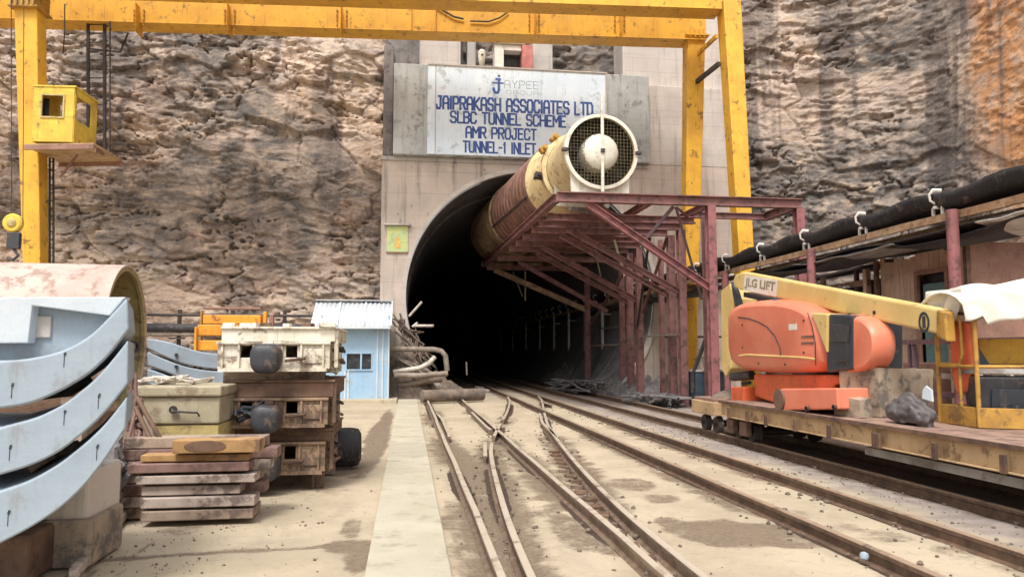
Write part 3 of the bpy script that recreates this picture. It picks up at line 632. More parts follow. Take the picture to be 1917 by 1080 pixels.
def leg(top, bot, wt, dt, wb, db, mat='crane_yellow'):
    q = lambda p, w, d: [p-ga*w/2-gn*d/2, p+ga*w/2-gn*d/2, p+ga*w/2+gn*d/2, p-ga*w/2+gn*d/2]
    m = MB(); m.hexa(q(bot, wb, db)+q(top, wt, dt)); return m.build('leg', mat, GC, bevel=.03)
def down(p0, p1): t = p0.z/(p0.z-p1.z); return p0+(p1-p0)*t
ft, fb_ = GF(1299, 74, .4), GF(1289, 660, .9); lf = leg(ft, down(ft, fb_), .70, .7, .48, .5)
nt_, nb_ = GN(1364, 8, .3), GN(1391, 470, -.5); ln_ = leg(nt_, down(nt_, nb_), .66, .75, .46, .55)
lt, lb = GN(57, 22, .3), GN(67, 495, .3); ll = leg(lt, down(lt, lb), .74, .6, .46, .5)
b = MB(); b.bar(lt+Z*.0, lt+Z*1.6, .78, .9, gn); b.bar(lt-Z*.04, lt+Z*.02, .95, 1., gn)
for i in range(5): b.bar(lt-gn*.5+ga*(-.36+.18*i)+Z*.0, lt-gn*.5+ga*(-.36+.18*i)+Z*.75, .05, .05, gn)
b.build('end_plate', 'basket_yellow', GC, bevel=.01)
b = MB(); b.bar(GF(1304, 104, .3), GN(1342, 68, .3), .1, .14); b.build('tie', 'crane_yellow', GC); b = MB(); b.bar(GF(1301, 156, .3), GN(1346, 120, .3), .12, .16); b.build('tie', 'dark_metal', GC)
b = MB()
for i in range(4): b.bar(ft+ga*(-.27+.18*i)-gn*.42-Z*.1, ft+ga*(-.27+.18*i)-gn*.42+Z*.22, .05, .08, gn)
b.bar(ft-Z*.03, ft+Z*.03, .95, .95, gn); b.build('splice_plate', 'crane_yellow', GC)
b = MB(); b.bar(GF(770, 2, -.03), GF(770, 58, -.03), .03, .12, gn); b.bar(GF(815, 2, -.04), GF(815, 60, -.04), .03, .12, gn); b.build('seam_plate', 'crane_yellow', GC)
b = MB(); b.tube([GF(818, 14, -.06), GF(850, 32, -.07), GF(868, 36, -.07)], .035, 6); b.build('cable', 'dark_metal', GC); b = MB(); b.tube([GF(880, 40, -.06), GF(915, 41, -.07), GF(935, 34, -.07), GF(952, 22, -.06)], .03, 6); b.build('cable', 'dark_metal', GC)
for px in (260, 430, 640, 1000, 1160):
    for dx in (-9, 9):
        b = MB()
        for k in range(5): p = GF(px+dx, 20+k*9, -.03); b.lathe([(0, -.03), (.035, -.03), (.035, .02)], p, gn, 8)
        b.build('bolt', 'basket_yellow', GC)
    b = MB(); b.bar(GF(px, 12, -.012), GF(px, 66, -.012), .02, .62, gn); b.build('splice_plate', 'crane_yellow', GC, bevel=.004)
# operator's cab, its landing and the ladders
def GL(x, y, dy=0): return GN(x, y, dy)
cab = MB(); A = lambda x, y, dy=0: GL(x, y, dy)
def panel(mb, x0, x1, z0, z1, dy, th): p, q = GL(x0, 200, dy), GL(x1, 200, dy); mb.bar(Vector((p.x, p.y, (z0+z1)/2)), Vector((q.x, q.y, (z0+z1)/2)), th, z1-z0)
cz0, cz1 = GL(100, 266, -.6).z, GL(100, 164, -.6).z; wz0, wz1 = GL(100, 219, -.6).z, GL(100, 180, -.6).z
panel(cab, 63, 139, cz0, wz0, -.6, .05); panel(cab, 63, 139, wz1, cz1, -.6, .05); panel(cab, 63, 78, wz0, wz1, -.6, .05); panel(cab, 119, 139, wz0, wz1, -.6, .05)
pr_, pl_ = GL(139, 200, -.6), GL(63, 200, -.6); back = gn*1.5
for p, z0_, z1_, m_ in ((pl_, cz0, cz1, 0),): cab.bar(Vector((p.x, p.y, (z0_+z1_)/2))+ga*.03, Vector((p.x, p.y, (z0_+z1_)/2))+ga*.03+back, .05, z1_-z0_)
p = Vector((pr_.x, pr_.y, 0)); zm = wz0-.05
cab.bar(p+Z*(cz0+zm)/2, p+back+Z*(cz0+zm)/2, .05, zm-cz0); cab.bar(p+Z*(cz1-.12), p+back+Z*(cz1-.12), .05, .24)
cab.bar(p+Z*(zm+cz1)/2, p+gn*.12+Z*(zm+cz1)/2, .05, cz1-zm); cab.bar(p+gn*1.1+Z*(zm+cz1)/2, p+back+Z*(zm+cz1)/2, .05, cz1-zm)
cab.bar(pl_*1+Z*(cz1+.03-pl_.z)+gn*.75-ga*.05, pr_+Z*(cz1+.03-pr_.z)+gn*.75+ga*.05, 1.6, .06)
pq, qq = pl_+back*.97, pr_+back*.97; cab.bar(Vector((pq.x, pq.y, (cz0+wz0)/2)), Vector((qq.x, qq.y, (cz0+wz0)/2)), .04, wz0-cz0)
CB = cab.build('cab', 'cab_yellow', GC, bevel=.008)
b = MB(); panel(b, 76, 121, wz1, wz1+.05, -.63, .06); panel(b, 76, 121, wz0-.05, wz0, -.63, .06); panel(b, 76, 79, wz0, wz1, -.63, .06); panel(b, 118, 121, wz0, wz1, -.63, .06); b.build('window_frame', 'crate_yellow', CB)
b = MB(); panel(b, 79, 92, wz0, wz1, -.3, .05); b.build('seat_back', 'lift_black', CB)
b = MB(); p0 = GL(46, 272, -.7); p1 = GL(176, 270, -.7); w_ = 2.1
b.bar(p0+gn*w_/2, p1+gn*w_/2, w_, .08); b.build('landing', 'flatcar_side', GC)
b = MB(); b.bar(p0-Z*.08, p1-Z*.08, .06, .16); b.bar(p0-Z*.1+gn*w_, p1-Z*.1+gn*w_, .06, .16)
b.bar(GL(178, 276, -.7)-Z*.1, GL(205, 292, 1.4), .06, .12); b.bar(GL(145, 290, .3), GL(112, 332, .3), .06); b.build('landing_frame', 'hut_brown', GC)
def ladder(name, xl, xr, ya, yb, dy, mat='dark_metal', n=12, wd=.05):
    m = MB(); a_, c_ = GL(xl, ya, dy), GL(xr, ya, dy); e_, g_ = GL(xl, yb, dy), GL(xr, yb, dy)
    m.bar(a_, e_, wd, wd, gn); m.bar(c_, g_, wd, wd, gn)
    for i in range(n):
        t = (i+.5)/n; m.bar(a_.lerp(e_, t), c_.lerp(g_, t), .035, .035)
    m.build(name, mat, GC)
ladder('ladder', 165, 196, 38, 290, 2.2, n=15, wd=.09); ladder('ladder', 93, 100, 296, 620, .6, n=22)
b = MB()
for y in (60, 96, 142, 200, 252): b.tube([GL(196, y-6, 2.2), GL(203, y-12, 1.9), GL(208, y-6, 1.7), GL(206, y, 2.1)], .02, 6)
b.bar(GL(206, 40, 1.8), GL(206, 285, 1.8), .04, .04, gn); b.bar(GL(168, 92, 2.2), GL(225, 98, 2.4), .05); b.bar(GL(225, 98, 2.4), GL(240, 62, 2.6), .05); b.build('ladder_cage', 'dark_metal', GC)
b = MB(); b.bar(GL(95, 354, .5), GL(118, 352, .7), .05); b.bar(GL(84, 380, .4), GL(96, 372, .5), .04); b.build('bracket', 'dark_metal', GC)
b = MB(); b.tube([GL(121, 8, .1), GL(121, 60, .3), GL(118, 100, 1.)], .02, 6); b.build('cable', 'dark_metal', GC)
PB = thing('pulley_block', GN(25, 420, -1.5), 'round yellow pulley hanging on thin cables beside the left crane leg', 'pulley')
b = MB(); q = GN(25, 418, -1.5); b.lathe([(.06, -.1), (.25, -.1), (.29, -.06), (.29, .06), (.25, .1), (.06, .1)], q, gn, 28, True); b.build('wheel', 'cab_yellow', PB, smooth=True)
b = MB(); b.lathe([(.14, -.12), (.10, -.14), (.02, -.145)], q, gn, 18, True); b.build('hub', 'crate_yellow', PB)
b = MB(); b.box(q-Z*.55+ga*.05, (.36, .16, .5)); b.tube([q-Z*.8+ga*.05, q-Z*1.0+ga*.2, q-Z*1.15+ga*.05, q-Z*1.05-ga*.12], .05, 8); b.build('hook_block', 'buffer_grey', PB, bevel=.02)
b = MB(); b.tube([q+ga*-.05, GN(21, -40, -.6)], .015, 6); b.tube([q+ga*.28, GN(45, -40, -.6)], .012, 6); b.build('cable', 'dark_metal', PB)

# ================================================================== FAN PLATFORM
ZT = 6.22; COLX = 8.75; YS = [20.5, 23.1, 24.3, 27.4, 28.9, 35.6]
FP = thing('fan_platform', (7.6, 20.5, 0), 'rusty red steel frame on columns that carries the big fan into the tunnel', 'steel platform')
left = lambda y: 4.15-(y-20.5)*.027
def ib(name, p0, p1, w=.2, h=.26, mat='frame_red'): m = MB(); m.ibeam(p0, p1, w, h, .028); return m.build(name, mat, FP)
ib('front_beam', (4.15, 20.5, ZT-.13), (11.5, 20.5, ZT-.13), .22, .28, 'frame_red')
ib('side_beam', (4.15, 20.62, ZT-.13), (left(37), 37, ZT-.13), .2, .24)
ib('rear_beam', (left(37)-.1, 37.1, ZT-.13), (9, 37.1, ZT-.13), .2, .24, 'duct_dirty')
for x in (5.5, 6.9, COLX): ib('stringer', (x, 20.64, ZT-.16), (x-.15 if x < 8 else x, 37, ZT-.16), .16, .2)
ib('side_beam', (11.42, 20.62, ZT-.15), (11.42, 22.6, ZT-.15)); ib('cross_beam', (8.9, 22.55, ZT-.15), (11.4, 22.55, ZT-.15), .16, .2)
for y in YS[1:]+[21.9, 26.0, 32.0]: ib('cross_beam', (left(y), y, ZT-.45), (COLX-.02, y, ZT-.45), .18, .22)
def column(x, y, z1, w=.2): m = MB(); m.ibeam((x, y, 0), (x, y, z1), w, w+.02, .03, (0, 1, 0)); m.box((x, y, .02), (w+.16, w+.16, .03)); return m.build('column', 'frame_red_bright' if y < 22 else 'frame_red', FP)
for y in YS: column(COLX+random.uniform(-.1, .15), y, ZT-.55 if y > 21 else ZT-.27, .24)
column(9.3, 22.3, ZT-.3, .24); column(11.42, 20.5, ZT-.29, .24); column(8.95, 30.6, ZT-.6); column(9.15, 26.2, ZT-.4, .16)
def brace(y, x0, z0, x1, z1, w=.17, mat='frame_red'): m = MB(); m.ibeam((x0, y, z0), (x1, y, z1), w, w, .025); return m.build('brace', mat, FP)
brace(20.55, 5.05, ZT-.3, COLX-.1, 3.55, .2, 'frame_red_bright')
for y in YS[1:5]: brace(y, 5.0, ZT-.6, COLX-.1, 3.6+random.uniform(-.1, .15), .17)
brace(35.6, left(36)+.35, ZT-.55, COLX-.1, 3.75, .24, 'duct_dirty'); brace(32., left(32)+.9, ZT-.6, COLX-.05, 3.5)
def rod(p0, p1, w=.06, mat='frame_red', name='rod'): m = MB(); m.angle(p0, p1, w, .014); return m.build(name, mat, FP)
for y0, y1, x in [(20.7, 23, 5.5), (23, 26, 6.9), (26, 28.8, 5.5), (29, 32, 6.9), (20.7, 23, 7.8)]: rod((x, y0, ZT-.3), (x+1.4, y1, ZT-.3), .09)
rod((7.6, 20.6, ZT-.3), (6.75, 20.9, 4.9), .09, 'purple_steel'); rod((7.7, 20.6, ZT-.3), (8.75, 21.4, 3.3), .08, 'purple_steel')
rod((8.1, 24.3, 5.6), (8.6, 27.4, 2.6), .07, 'dark_metal'); rod((7.0, 27.4, 5.6), (7.3, 27.5, 4.3), .06, 'pipe_dusty'); rod((6.9, 24.3, 5.5), (7.3, 24.5, 4.3), .09, 'pipe_pale')
rod((5.0, 35.6, 5.6), (5.5, 35.7, 4.4), .06, 'pipe_dusty'); rod((5.6, 35.6, 5.6), (5.6, 35.6, 4.2), .06, 'pipe_dusty')
rod((8.7, 23.1, 2.3), (8.7, 28.9, 2.3), .07, 'pipe_dusty', 'rail'); rod((8.9, 28.9, 2.05), (8.9, 36, 2.05), .06, 'pipe_dusty', 'rail')
rod((8.75, 28.9, 5.2), (8.75, 35.4, 3.0), .08); rod((8.75, 24.4, 5.6), (8.75, 27.2, 3.2), .08)
b = MB()                                                # rough plank deck over the rear half
y = 24.6
while y < 36.6:
    w = random.uniform(.18, .3); x0 = left(y)+.1+random.uniform(0, .5); x1 = COLX-random.uniform(.1, 1.6)
    if random.random() < .86: b.box(((x0+x1)/2, y, ZT+.025), (x1-x0, w-.02, .04), (0, random.uniform(-.006, .006), random.uniform(-.01, .01)))
    y += w
o = b.build('plank_deck', 'bogie_brown', FP); 
# junk lying under the deck beams: short channels
for x, y in [(4.7, 21.4), (4.9, 22.8), (6.2, 22.2), (7.6, 25.2)]:
    m = MB(); m.bar((x, y, ZT-.28), (x+random.uniform(.3, .9), y+.3, ZT-.30), .1, .12); m.build('packing', 'rubble_grey', FP)

# ------------------------------------------------------------------ fan and duct
FA, FB = Vector((5.46, 20.55, 7.46)), Vector((4.50, 37, 7.62)); FD = (FB-FA).normalized()
FN = thing('ventilation_fan', (5.46, 22, ZT), 'big cream axial fan with round wire grille and white hub on the red platform', 'fan')
b = MB(); b.lathe([(1.0, .10), (1.0, 0), (1.06, -.015), (1.09, .03), (1.09, .1), (1.06, .14), (1.05, 2.3), (1.0, 2.3), (1.0, .1)], FA, FD, 56); b.build('casing', 'fan_cream', FN, smooth=True)
b = MB(); b.lathe([(1.10, -.02), (1.11, .09), (1.005, .10), (1.0, -.03), (1.10, -.02)], FA, FD, 56); b.build('rim', 'fan_white', FN, smooth=True)
side = FD.cross(Z).normalized(); upv = side.cross(FD)
b = MB()
for i in range(-9, 10):
    t = i*.1; L = math.sqrt(max(0, 1.0-t*t))*.995
    b.bar(FA+side*t-upv*L+FD*.05, FA+side*t+upv*L+FD*.05, .012, .012, FD); b.bar(FA+upv*t-side*L+FD*.062, FA+upv*t+side*L+FD*.062, .012, .012, FD)
b.build('grille', 'mesh_wire', FN)
b = MB(); b.lathe([(.996, .1), (.996, .76)], FA, FD, 48); b.build('dark_liner', 'mesh_dark', FN, smooth=True)  # dark liner added so the fan's inside reads shaded; casing itself is cream
b = MB(); b.lathe([(.99, 0), (.99, .02), (.0, .03)], FA+FD*.75, FD, 48); b.build('backplate', 'mesh_dark', FN)  # dark disc closing the casing, shade put into its colour
b = MB(); b.lathe([(.0, -.10), (.22, -.09), (.38, -.05), (.49, .02), (.55, .10), (.56, .6)], FA+FD*.0, FD, 40); b.build('hub', 'fan_white', FN, smooth=60)
for k in range(9):
    an = 2*math.pi*k/9; rv = side*math.cos(an)+upv*math.sin(an); tv = FD.cross(rv)
    m = MB(); p0, p1 = FA+FD*.5+rv*.5, FA+FD*.5+rv*.96; m.hexa([p0-tv*.13-FD*.05, p0+tv*.13+FD*.07, p0+tv*.13+FD*.09, p0-tv*.13-FD*.03, p1-tv*.2-FD*.02, p1+tv*.2+FD*.05, p1+tv*.2+FD*.07, p1-tv*.2]); m.build('blade', 'mesh_dark', FN)
b = MB(); b.bar(FA-upv*1.2-FD*.08, FA+upv*1.62-FD*.08, .085, .06, FD); b.build('strut', 'fan_white', FN, bevel=.01)
b = MB(); b.box(FA-FD*.12, (.12, .08, .12)); b.build('boss', 'buffer_grey', FN, bevel=.02)
for sg_ in (-1, 1): b = MB(); b.box(FA+side*1.1*sg_-FD*.02, (.18, .14, .1)); b.build('lug', 'buffer_grey', FN, bevel=.02)
b = MB()                                                 # cradle: saddle plate under the casing
for t in (.12, 1.9):
    b = MB(); c = FA+FD*t; arc = [c+side*(1.06*math.sin(a))-upv*(1.06*math.cos(a)) for a in np.linspace(-1.0, 1.0, 18)]
    base = [c+side*.86-upv*(c.z-ZT-.0), c-side*.86-upv*(c.z-ZT-.0)]
    b.prism(arc+base, FD*.1); b.build('cradle', 'fan_white', FN)
DU = thing('ventilation_duct', (4.6, 30, ZT), 'long rusty and cream ribbed air duct running from the fan into the tunnel', 'duct')
b = MB(); b.lathe([(1.06, 2.32), (1.2, 2.32), (1.2, 2.42), (1.07, 2.42), (1.07, 2.6), (1.2, 2.6), (1.2, 2.72), (1.06, 2.72), (1.06, 2.9)], FA, FD, 56); b.build('flange', 'fan_cream', DU, smooth=True)
for an in (2.2, 2.6, 3.3):
    rv = side*math.cos(an)+upv*math.sin(an); m = MB(); p = FA+FD*2.52+rv*1.28; m.box(p, (.26, .3, .2), (0, an, 0)); m.tube([p-FD*.3, p+FD*.35+rv*.05], .06, 8); m.build('clamp', 'basket_yellow' if an < 3 else 'dark_metal', DU, bevel=.02)
b = MB(); b.lathe([(1.06, 2.9), (1.30, 4.0), (1.36, 4.1)], FA, FD, 56); b.build('cone', 'fan_cream', DU, smooth=True)
pr = [(1.36, 4.1)]
for i in range(11):
    t = 4.2+i*.57; pr += [(1.37+.007*i, t), (1.395+.007*i, t+.02), (1.395+.007*i, t+.07), (1.37+.007*i, t+.09)]
pr += [(1.44, 10.6)]
b = MB(); b.lathe(pr, FA, FD, 64); RS = b.build('ribbed_section', 'duct_rust', DU, smooth=True)
an = 3.55; rv = side*math.cos(an)+upv*math.sin(an); b = MB(); b.bar(FA+FD*4.2+rv*1.40, FA+FD*10.6+rv*1.48, .06, .05, rv); b.build('seam', 'dark_metal', RS)
b = MB(); b.lathe([(1.44, 10.6), (1.52, 10.6), (1.52, 10.75), (1.46, 10.75), (1.52, 13.5), (1.50, 16.2), (1.42, 16.6), (1.2, 16.62)], FA, FD, 56); b.build('end_section', 'duct_dirty', DU, smooth=True)

# ================================================================== CONVEYOR
CXM = 10.15; ZC = 4.22
CV = thing('belt_conveyor', (CXM, 20, 0), 'long black belt conveyor with white roller brackets running above the yard into the tunnel', 'conveyor')
for dx, m_ in ((-.45, 'stringer'), (.45, 'stringer')):
    m = MB(); ys = np.arange(2, 86, 2.3); pts = [Vector((CXM+dx, y, ZC-.06+.012*math.sin(y))) for y in ys]
    for a_, c_ in zip(pts[:-1], pts[1:]): m.bar(a_, c_, .07, .14)
    m.build('stringer', m_, CV)
ys = list(np.arange(2, 86, .38)); prof = [(-.60, .39), (-.585, .31), (-.56, .20), (-.50, .14), (0, .11), (.50, .14), (.56, .20), (.585, .31), (.60, .39)]
b = MB(); sec = []
for y in ys:
    sag = .06*math.sin((y-.95)/2.3*2*math.pi) ; sec.append([(CXM+x, y, ZC+z+sag*abs(x)*1.6) for x, z in prof])
b.loft(sec, False, False); bl = b.build('belt', 'black_rubber', CV, smooth=60); sd = bl.modifiers.new('solid', 'SOLIDIFY'); sd.thickness = .018
b = MB(); sec = [[(CXM+x, y, ZC-.30-.16*math.sin(math.pi*((y-1.0) % 4.6)/4.6)) for x in (-.5, 0, .5)] for y in np.arange(2, 86, .57)]
b.loft(sec, False, False); bl = b.build('return_belt', 'tarp_dark', CV, smooth=60); sd = bl.modifiers.new('solid', 'SOLIDIFY'); sd.thickness = .015
ID0 = None
for k in range(30):
    y = 7.8+2.3*k
    if ID0 is None:
        m = MB(); m.bar((CXM-.58, y, ZC+.14), (CXM+.58, y, ZC+.14), .06, .05)
        for sx in (-1, 1):
            m.bar((CXM+sx*.5, y-.12, ZC), (CXM+sx*.5, y-.12, ZC+.15), .05, .03, (0, 1, 0)); m.bar((CXM+sx*.5, y+.12, ZC), (CXM+sx*.5, y+.12, ZC+.15), .05, .03, (0, 1, 0))
            m.tube([(CXM+sx*.46, y, ZC+.16), (CXM+sx*.645, y, ZC+.26), (CXM+sx*.66, y, ZC+.37), (CXM+sx*.60, y-.03, ZC+.45), (CXM+sx*.50, y-.12, ZC+.43)], [.022, .022, .026, .045, .036], 7)
        ID0 = m.build('idler_bracket', 'conveyor_white', CV); ID0['k'] = 0; del ID0['k']; idl = [ID0]
        m = MB(); m.tube([(CXM-.2, y, ZC+.13), (CXM+.2, y, ZC+.13)], .04, 10); RL0 = m.build('roller', 'dark_metal', ID0)
    else:
        c = ID0.copy(); COL.objects.link(c); c.parent = CV; c.location = ID0.location+Vector((0, 2.3*k, 0)); OFF[c.name] = OFF[ID0.name]
        r_ = RL0.copy(); COL.objects.link(r_); r_.parent = c
for y in (7.4, 11.9, 16.6, 21.5):
    for x in (-.62,):
        m = MB(); m.tube([(CXM+x, y, 0), (CXM+x, y, ZC-.05 if y > 15 else ZC)], .1, 14); m.box((CXM+x, y, .02), (.3, .3, .03)); m.build('post', 'frame_red_bright', CV)
for i, y in enumerate((36.5, 40.2, 44.4, 49, 54.5, 61, 69, 78)):
    m = MB(); m.bar((CXM-.5, y, 0), (CXM-.5, y, ZC-.12), .12, .12, (0, 1, 0)); m.bar((CXM+.5, y, 0), (CXM+.5, y, ZC-.12), .1, .1, (0, 1, 0)); m.bar((CXM-.5, y, ZC-.6), (CXM+.5, y, ZC-.6), .07); m.build('trestle', 'conveyor_white', CV)
m = MB(); m.bar((CXM-.55, 36.5, 2.9), (CXM-.3, 32.2, 2.9), .06); m.bar((CXM-.55, 36.5, 1.35), (CXM-.5, 31.5, 1.4), .06); m.bar((CXM-.55, 36.5, 4.0), (CXM-.5, 31.5, 4.05), .07); m.build('hand_rail', 'pipe_dusty', CV)

# ================================================================== LEFT SIDE OF THE YARD
# stack of curved tunnel segments; outlines seen on their near joint face, which stands at YS0
YS0 = 5.6; SAX = Vector((-.42, 1.35, 0))
def seg_outline(up, lo, Y, mx):
    up = [(2*mx-x, y) for x, y in up if x > mx+15][::-1]+up; lo = [(2*mx-x, y) for x, y in lo if x > mx+15][::-1]+lo
    return [PY(x, y, Y) for x, y in up], [PY(x, y, Y) for x, y in lo]
def dense(p, n=40):
    p = np.array(p); t = np.r_[0, np.cumsum(np.hypot(*np.diff(p, axis=0).T))]; tt = np.linspace(0, t[-1], n)
    q = np.stack([np.interp(tt, t, p[:, 0]), np.interp(tt, t, p[:, 1])], 1); k = np.ones(5)/5
    for _ in range(2):
        for c in (0, 1): q[2:-2, c] = np.convolve(q[:, c], k, 'valid')
    return [tuple(v) for v in q]
SEGS = [
 ('topmost', [(0, 675), (42, 673), (83, 666), (117, 657), (155, 638), (180, 619), (205, 593), (238, 557)], [(0, 765), (55, 757), (111, 734), (167, 701), (208, 662), (243, 615)], -14, 'top pale curved concrete segment of the foreground stack, hollow side up'),
 ('mid', [(0, 800), (70, 782), (125, 754), (180, 709), (212, 672), (240, 636)], [(0, 889), (55, 873), (111, 847), (167, 802), (200, 770), (241, 717)], -90, 'middle pale curved concrete segment of the foreground stack'),
 ('low', [(0, 919), (55, 901), (111, 869), (167, 824), (200, 791), (238, 742)], [(0, 1017), (55, 989), (111, 953), (155, 913), (196, 862), (236, 800)], -130, 'bottom pale curved concrete segment of the foreground stack resting on blocks')]
for nm, up, lo, mx, lab in SEGS:
    up, lo = dense(up), dense(lo)
    U, L = seg_outline(up, lo, YS0, mx)
    T = thing('concrete_segment', (U[len(U)//2].x, YS0, L[len(L)//2].z), lab, 'tunnel segment', 'curved segments stacked in the foreground')
    n = len(U); L2 = [L[min(int(round(i*(len(L)-1)/(n-1))), len(L)-1)] for i in range(n)]
    b = MB(); b.loft([[u, l, l+SAX, u+SAX] for u, l in zip(U, L2)], True, True)
    sg = b.build('ring_segment', 'precast', T, bevel=.02, smooth=25)
    for px, py, k in {'topmost': [(122, 662, 0), (24, 720, 1)], 'mid': [(122, 770, 0), (186, 740, 1), (20, 836, 2)], 'low': [(183, 835, 1), (17, 958, 2)]}[nm]:
        m = MB(); q = PY(px, py, YS0); m.box(q+Vector((0, -.002, 0)), (.012, .01, .026 if k else .02), (0, .3, 0)); m.box(q+Vector((-.004, -.001, -.05)), (.0035, .006, .085)); m.build('bolt_pocket', 'lift_black', sg)
T = thing('bright_block', PY(120, 640, 5.85), 'added block with a bright L-shaped face in the hollow of the top segment', 'concrete block')
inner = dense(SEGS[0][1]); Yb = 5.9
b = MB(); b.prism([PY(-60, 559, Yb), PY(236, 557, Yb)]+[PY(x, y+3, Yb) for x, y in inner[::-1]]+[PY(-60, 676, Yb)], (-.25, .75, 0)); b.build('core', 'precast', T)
b = MB(); b.prism([PY(-60, 557, Yb-.12), PY(235, 556, Yb-.12), PY(205, 591, Yb-.12), PY(60, 572, Yb-.12), PY(52, 642, Yb-.12), PY(-60, 643, Yb-.12)], (0, .118, 0)); b.build('bright_face', 'precast_white', T, bevel=.008)  # bright L over a grey core: light and shade set by colour and shape
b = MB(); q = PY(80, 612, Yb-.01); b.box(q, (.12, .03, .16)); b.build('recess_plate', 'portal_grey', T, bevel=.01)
# gaps are kept open by timber packers
for i, (px, py) in enumerate([(150, 722), (130, 852)]):
    b = MB(); q = PY(px, py, 6.3); b.box(q+Vector((-.1, 0, -.0)), (.2, .5, .09), (0, -.6, 0)); o = b.build('timber_packer', 'timber', bevel=.006)
    tag(o, ['short timber packer in the gap under the top segment', 'short timber packer in the gap over the bottom segment'][i], 'timber', 'timber packers between the segments')
for i, (x0, x1, y0, y1, Y, m_, lab) in enumerate([(98, 168, 880, 985, 6.55, 'stone_block', 'tan concrete block under the foreground segments, upper of two'), (60, 172, 972, 1046, 6.5, 'stone_block', 'grey concrete block on the ground under the foreground segments')]):
    a, c = PY(x0, y1, Y), PY(x1, y0, Y); b = MB(); b.span(a.x-1.2, c.x, Y, Y+.7, max(a.z, 0) if i == 0 else 0, c.z); tag(b.build('support_block', 'stone_block' if i else 'pale_concrete', bevel=.03), lab, 'concrete block', 'support blocks under the segments')
b = MB(); b.span(-3.9, -2.75, 6.1, 6.6, 0, .36); tag(b.build('support_block', 'bogie_brown', bevel=.03), 'dark low block at the picture edge under the segments', 'concrete block', 'support blocks under the segments')  # dark brown puts the shade under the segments into the block's colour
# pole lying on the ground
b = MB(); b.bar(PZ(138, 1072, .05), PZ(238, 955, .05), .07, .08); tag(b.build('timber_pole', 'timber_grey', bevel=.008), 'long grey timber lying on the ground in front of the plank stack', 'timber')

# big rolled steel shell behind them
SC = PY(238, 632, 11.7); SR = PY(238, 497, 11.7).z-SC.z; sd_ = Vector((math.cos(R(4.1)), math.sin(R(4.1)), 0))
SHL = thing('steel_shell', (SC.x-2.5, SC.y, SC.z-SR), 'large pinkish rolled steel cylinder lying on its side with its open end towards the tunnel', 'steel cylinder')
b = MB(); b.lathe([(SR, -5.2), (SR, 0), (SR-.03, 0), (SR-.03, -.01), (SR-.035, -.02)], SC, sd_, 64); b.build('skin', 'shell_pink', SHL, smooth=True)
b = MB(); b.lathe([(SR-.036, -5.2), (SR-.036, -.012), (SR-.09, -.012), (SR-.09, -.06), (SR-.045, -.06), (SR-.045, -5.19), (0.01, -5.19)], SC, sd_, 64); b.build('inner_ring', 'shell_inner', SHL, smooth=True)
b = MB(); q = PY(251, 649, 11.75); b.lathe([(.055, -.02), (.09, -.02), (.09, .02), (.055, .02), (.055, -.02)], q, (1, -.5, 0), 18); b.build('lifting_eye', 'buffer_grey', SHL, smooth=True)
for dx in (-.4, -4.2):
    b = MB(); c = SC+sd_*dx; b.box((c.x, c.y, (c.z-SR+.06)/2), (.3, 1.5, c.z-SR+.06)); b.box((c.x, c.y-.6, c.z-SR+.14), (.28, .3, .22)); b.build('chock', 'timber', SHL)

# timber stack: each baulk a thing of its own
TIM = [(322, 487, 822, 849, 7.92, .24, 'timber_tan', 'topmost baulk of the timber stack with a dark oval stain'),
       (262, 466, 849, 865, 8.0, .22, 'timber_tan', 'yellowish baulk just below the topmost one in the timber stack'),
       (238, 466, 865, 886, 7.95, .26, 'timber_red', 'reddish brown baulk in the middle of the timber stack'),
       (254, 478, 887, 907, 7.95, .26, 'timber_grey', 'mottled grey baulk under the reddish one in the timber stack'),
       (264, 450, 907, 928, 8.0, .24, 'timber_grey', 'short grey baulk with its right end set back in the timber stack'),
       (262, 477, 928, 952, 7.95, .26, 'timber_grey', 'long grey baulk second from the ground in the timber stack'),
       (262, 473, 952, 976, 7.95, .26, 'timber', 'dark bottom baulk of the timber stack on the ground')]
GT = 'timber baulks stacked on the left of the yard'
for i, (x0, x1, y0, y1, Y, d, m_, lab) in enumerate(TIM):
    a, c = PY(x0, y1, Y), PY(x1, y0, Y)
    T = MB(); T.box(((a.x+c.x)/2, Y+d/2, max((a.z+c.z)/2, .075)), (c.x-a.x, d, c.z-a.z+.003), (0, random.uniform(-.004, .004), random.uniform(-.02, .02)))
    if i == 0:
        r_ = thing('timber_baulk', ((a.x+c.x)/2, Y, a.z), lab, 'timber', GT); T.build('beam', m_, r_, bevel=.008)
        s = MB(); q = PY(384, 835, Y-.004); s.loft([[q+Vector((.2*math.cos(t), dy, .055*math.sin(t))) for t in np.linspace(0, 6.0, 20)] for dy in (-.004, .012)]); s.build('stain_plate', 'bogie_brown', r_)
    else: tag(T.build('timber_baulk', m_, bevel=.009), lab, 'timber', GT)
for i in range(7):                                   # second row set back, its ends showing at the left and right
    z0 = .004+.118*i; x0 = -2.86+random.uniform(-.07, .07)
    b = MB(); b.box((x0+.66, 8.42+random.uniform(-.03, .03), z0+.055), (1.4+random.uniform(-.1, .22), .26, .11), (0, 0, random.uniform(-.02, .02)))
    tag(b.build('timber_baulk', ['timber', 'timber_grey', 'timber_red'][i % 3], bevel=.009), 'baulk in the back row of the timber stack, only its ends showing', 'timber', GT)
for i in range(5):
    b = MB(); b.box((-2.98, 8.5+random.uniform(-.03, .03), .035+.075*i), (.22, .9, .06), (0, 0, random.uniform(-.06, .06)))
    tag(b.build('board_offcut', 'timber_grey' if i % 2 else 'timber', bevel=.004), 'thin board end in the pile at the left end of the timber stack', 'board', 'thin boards beside the timber stack')
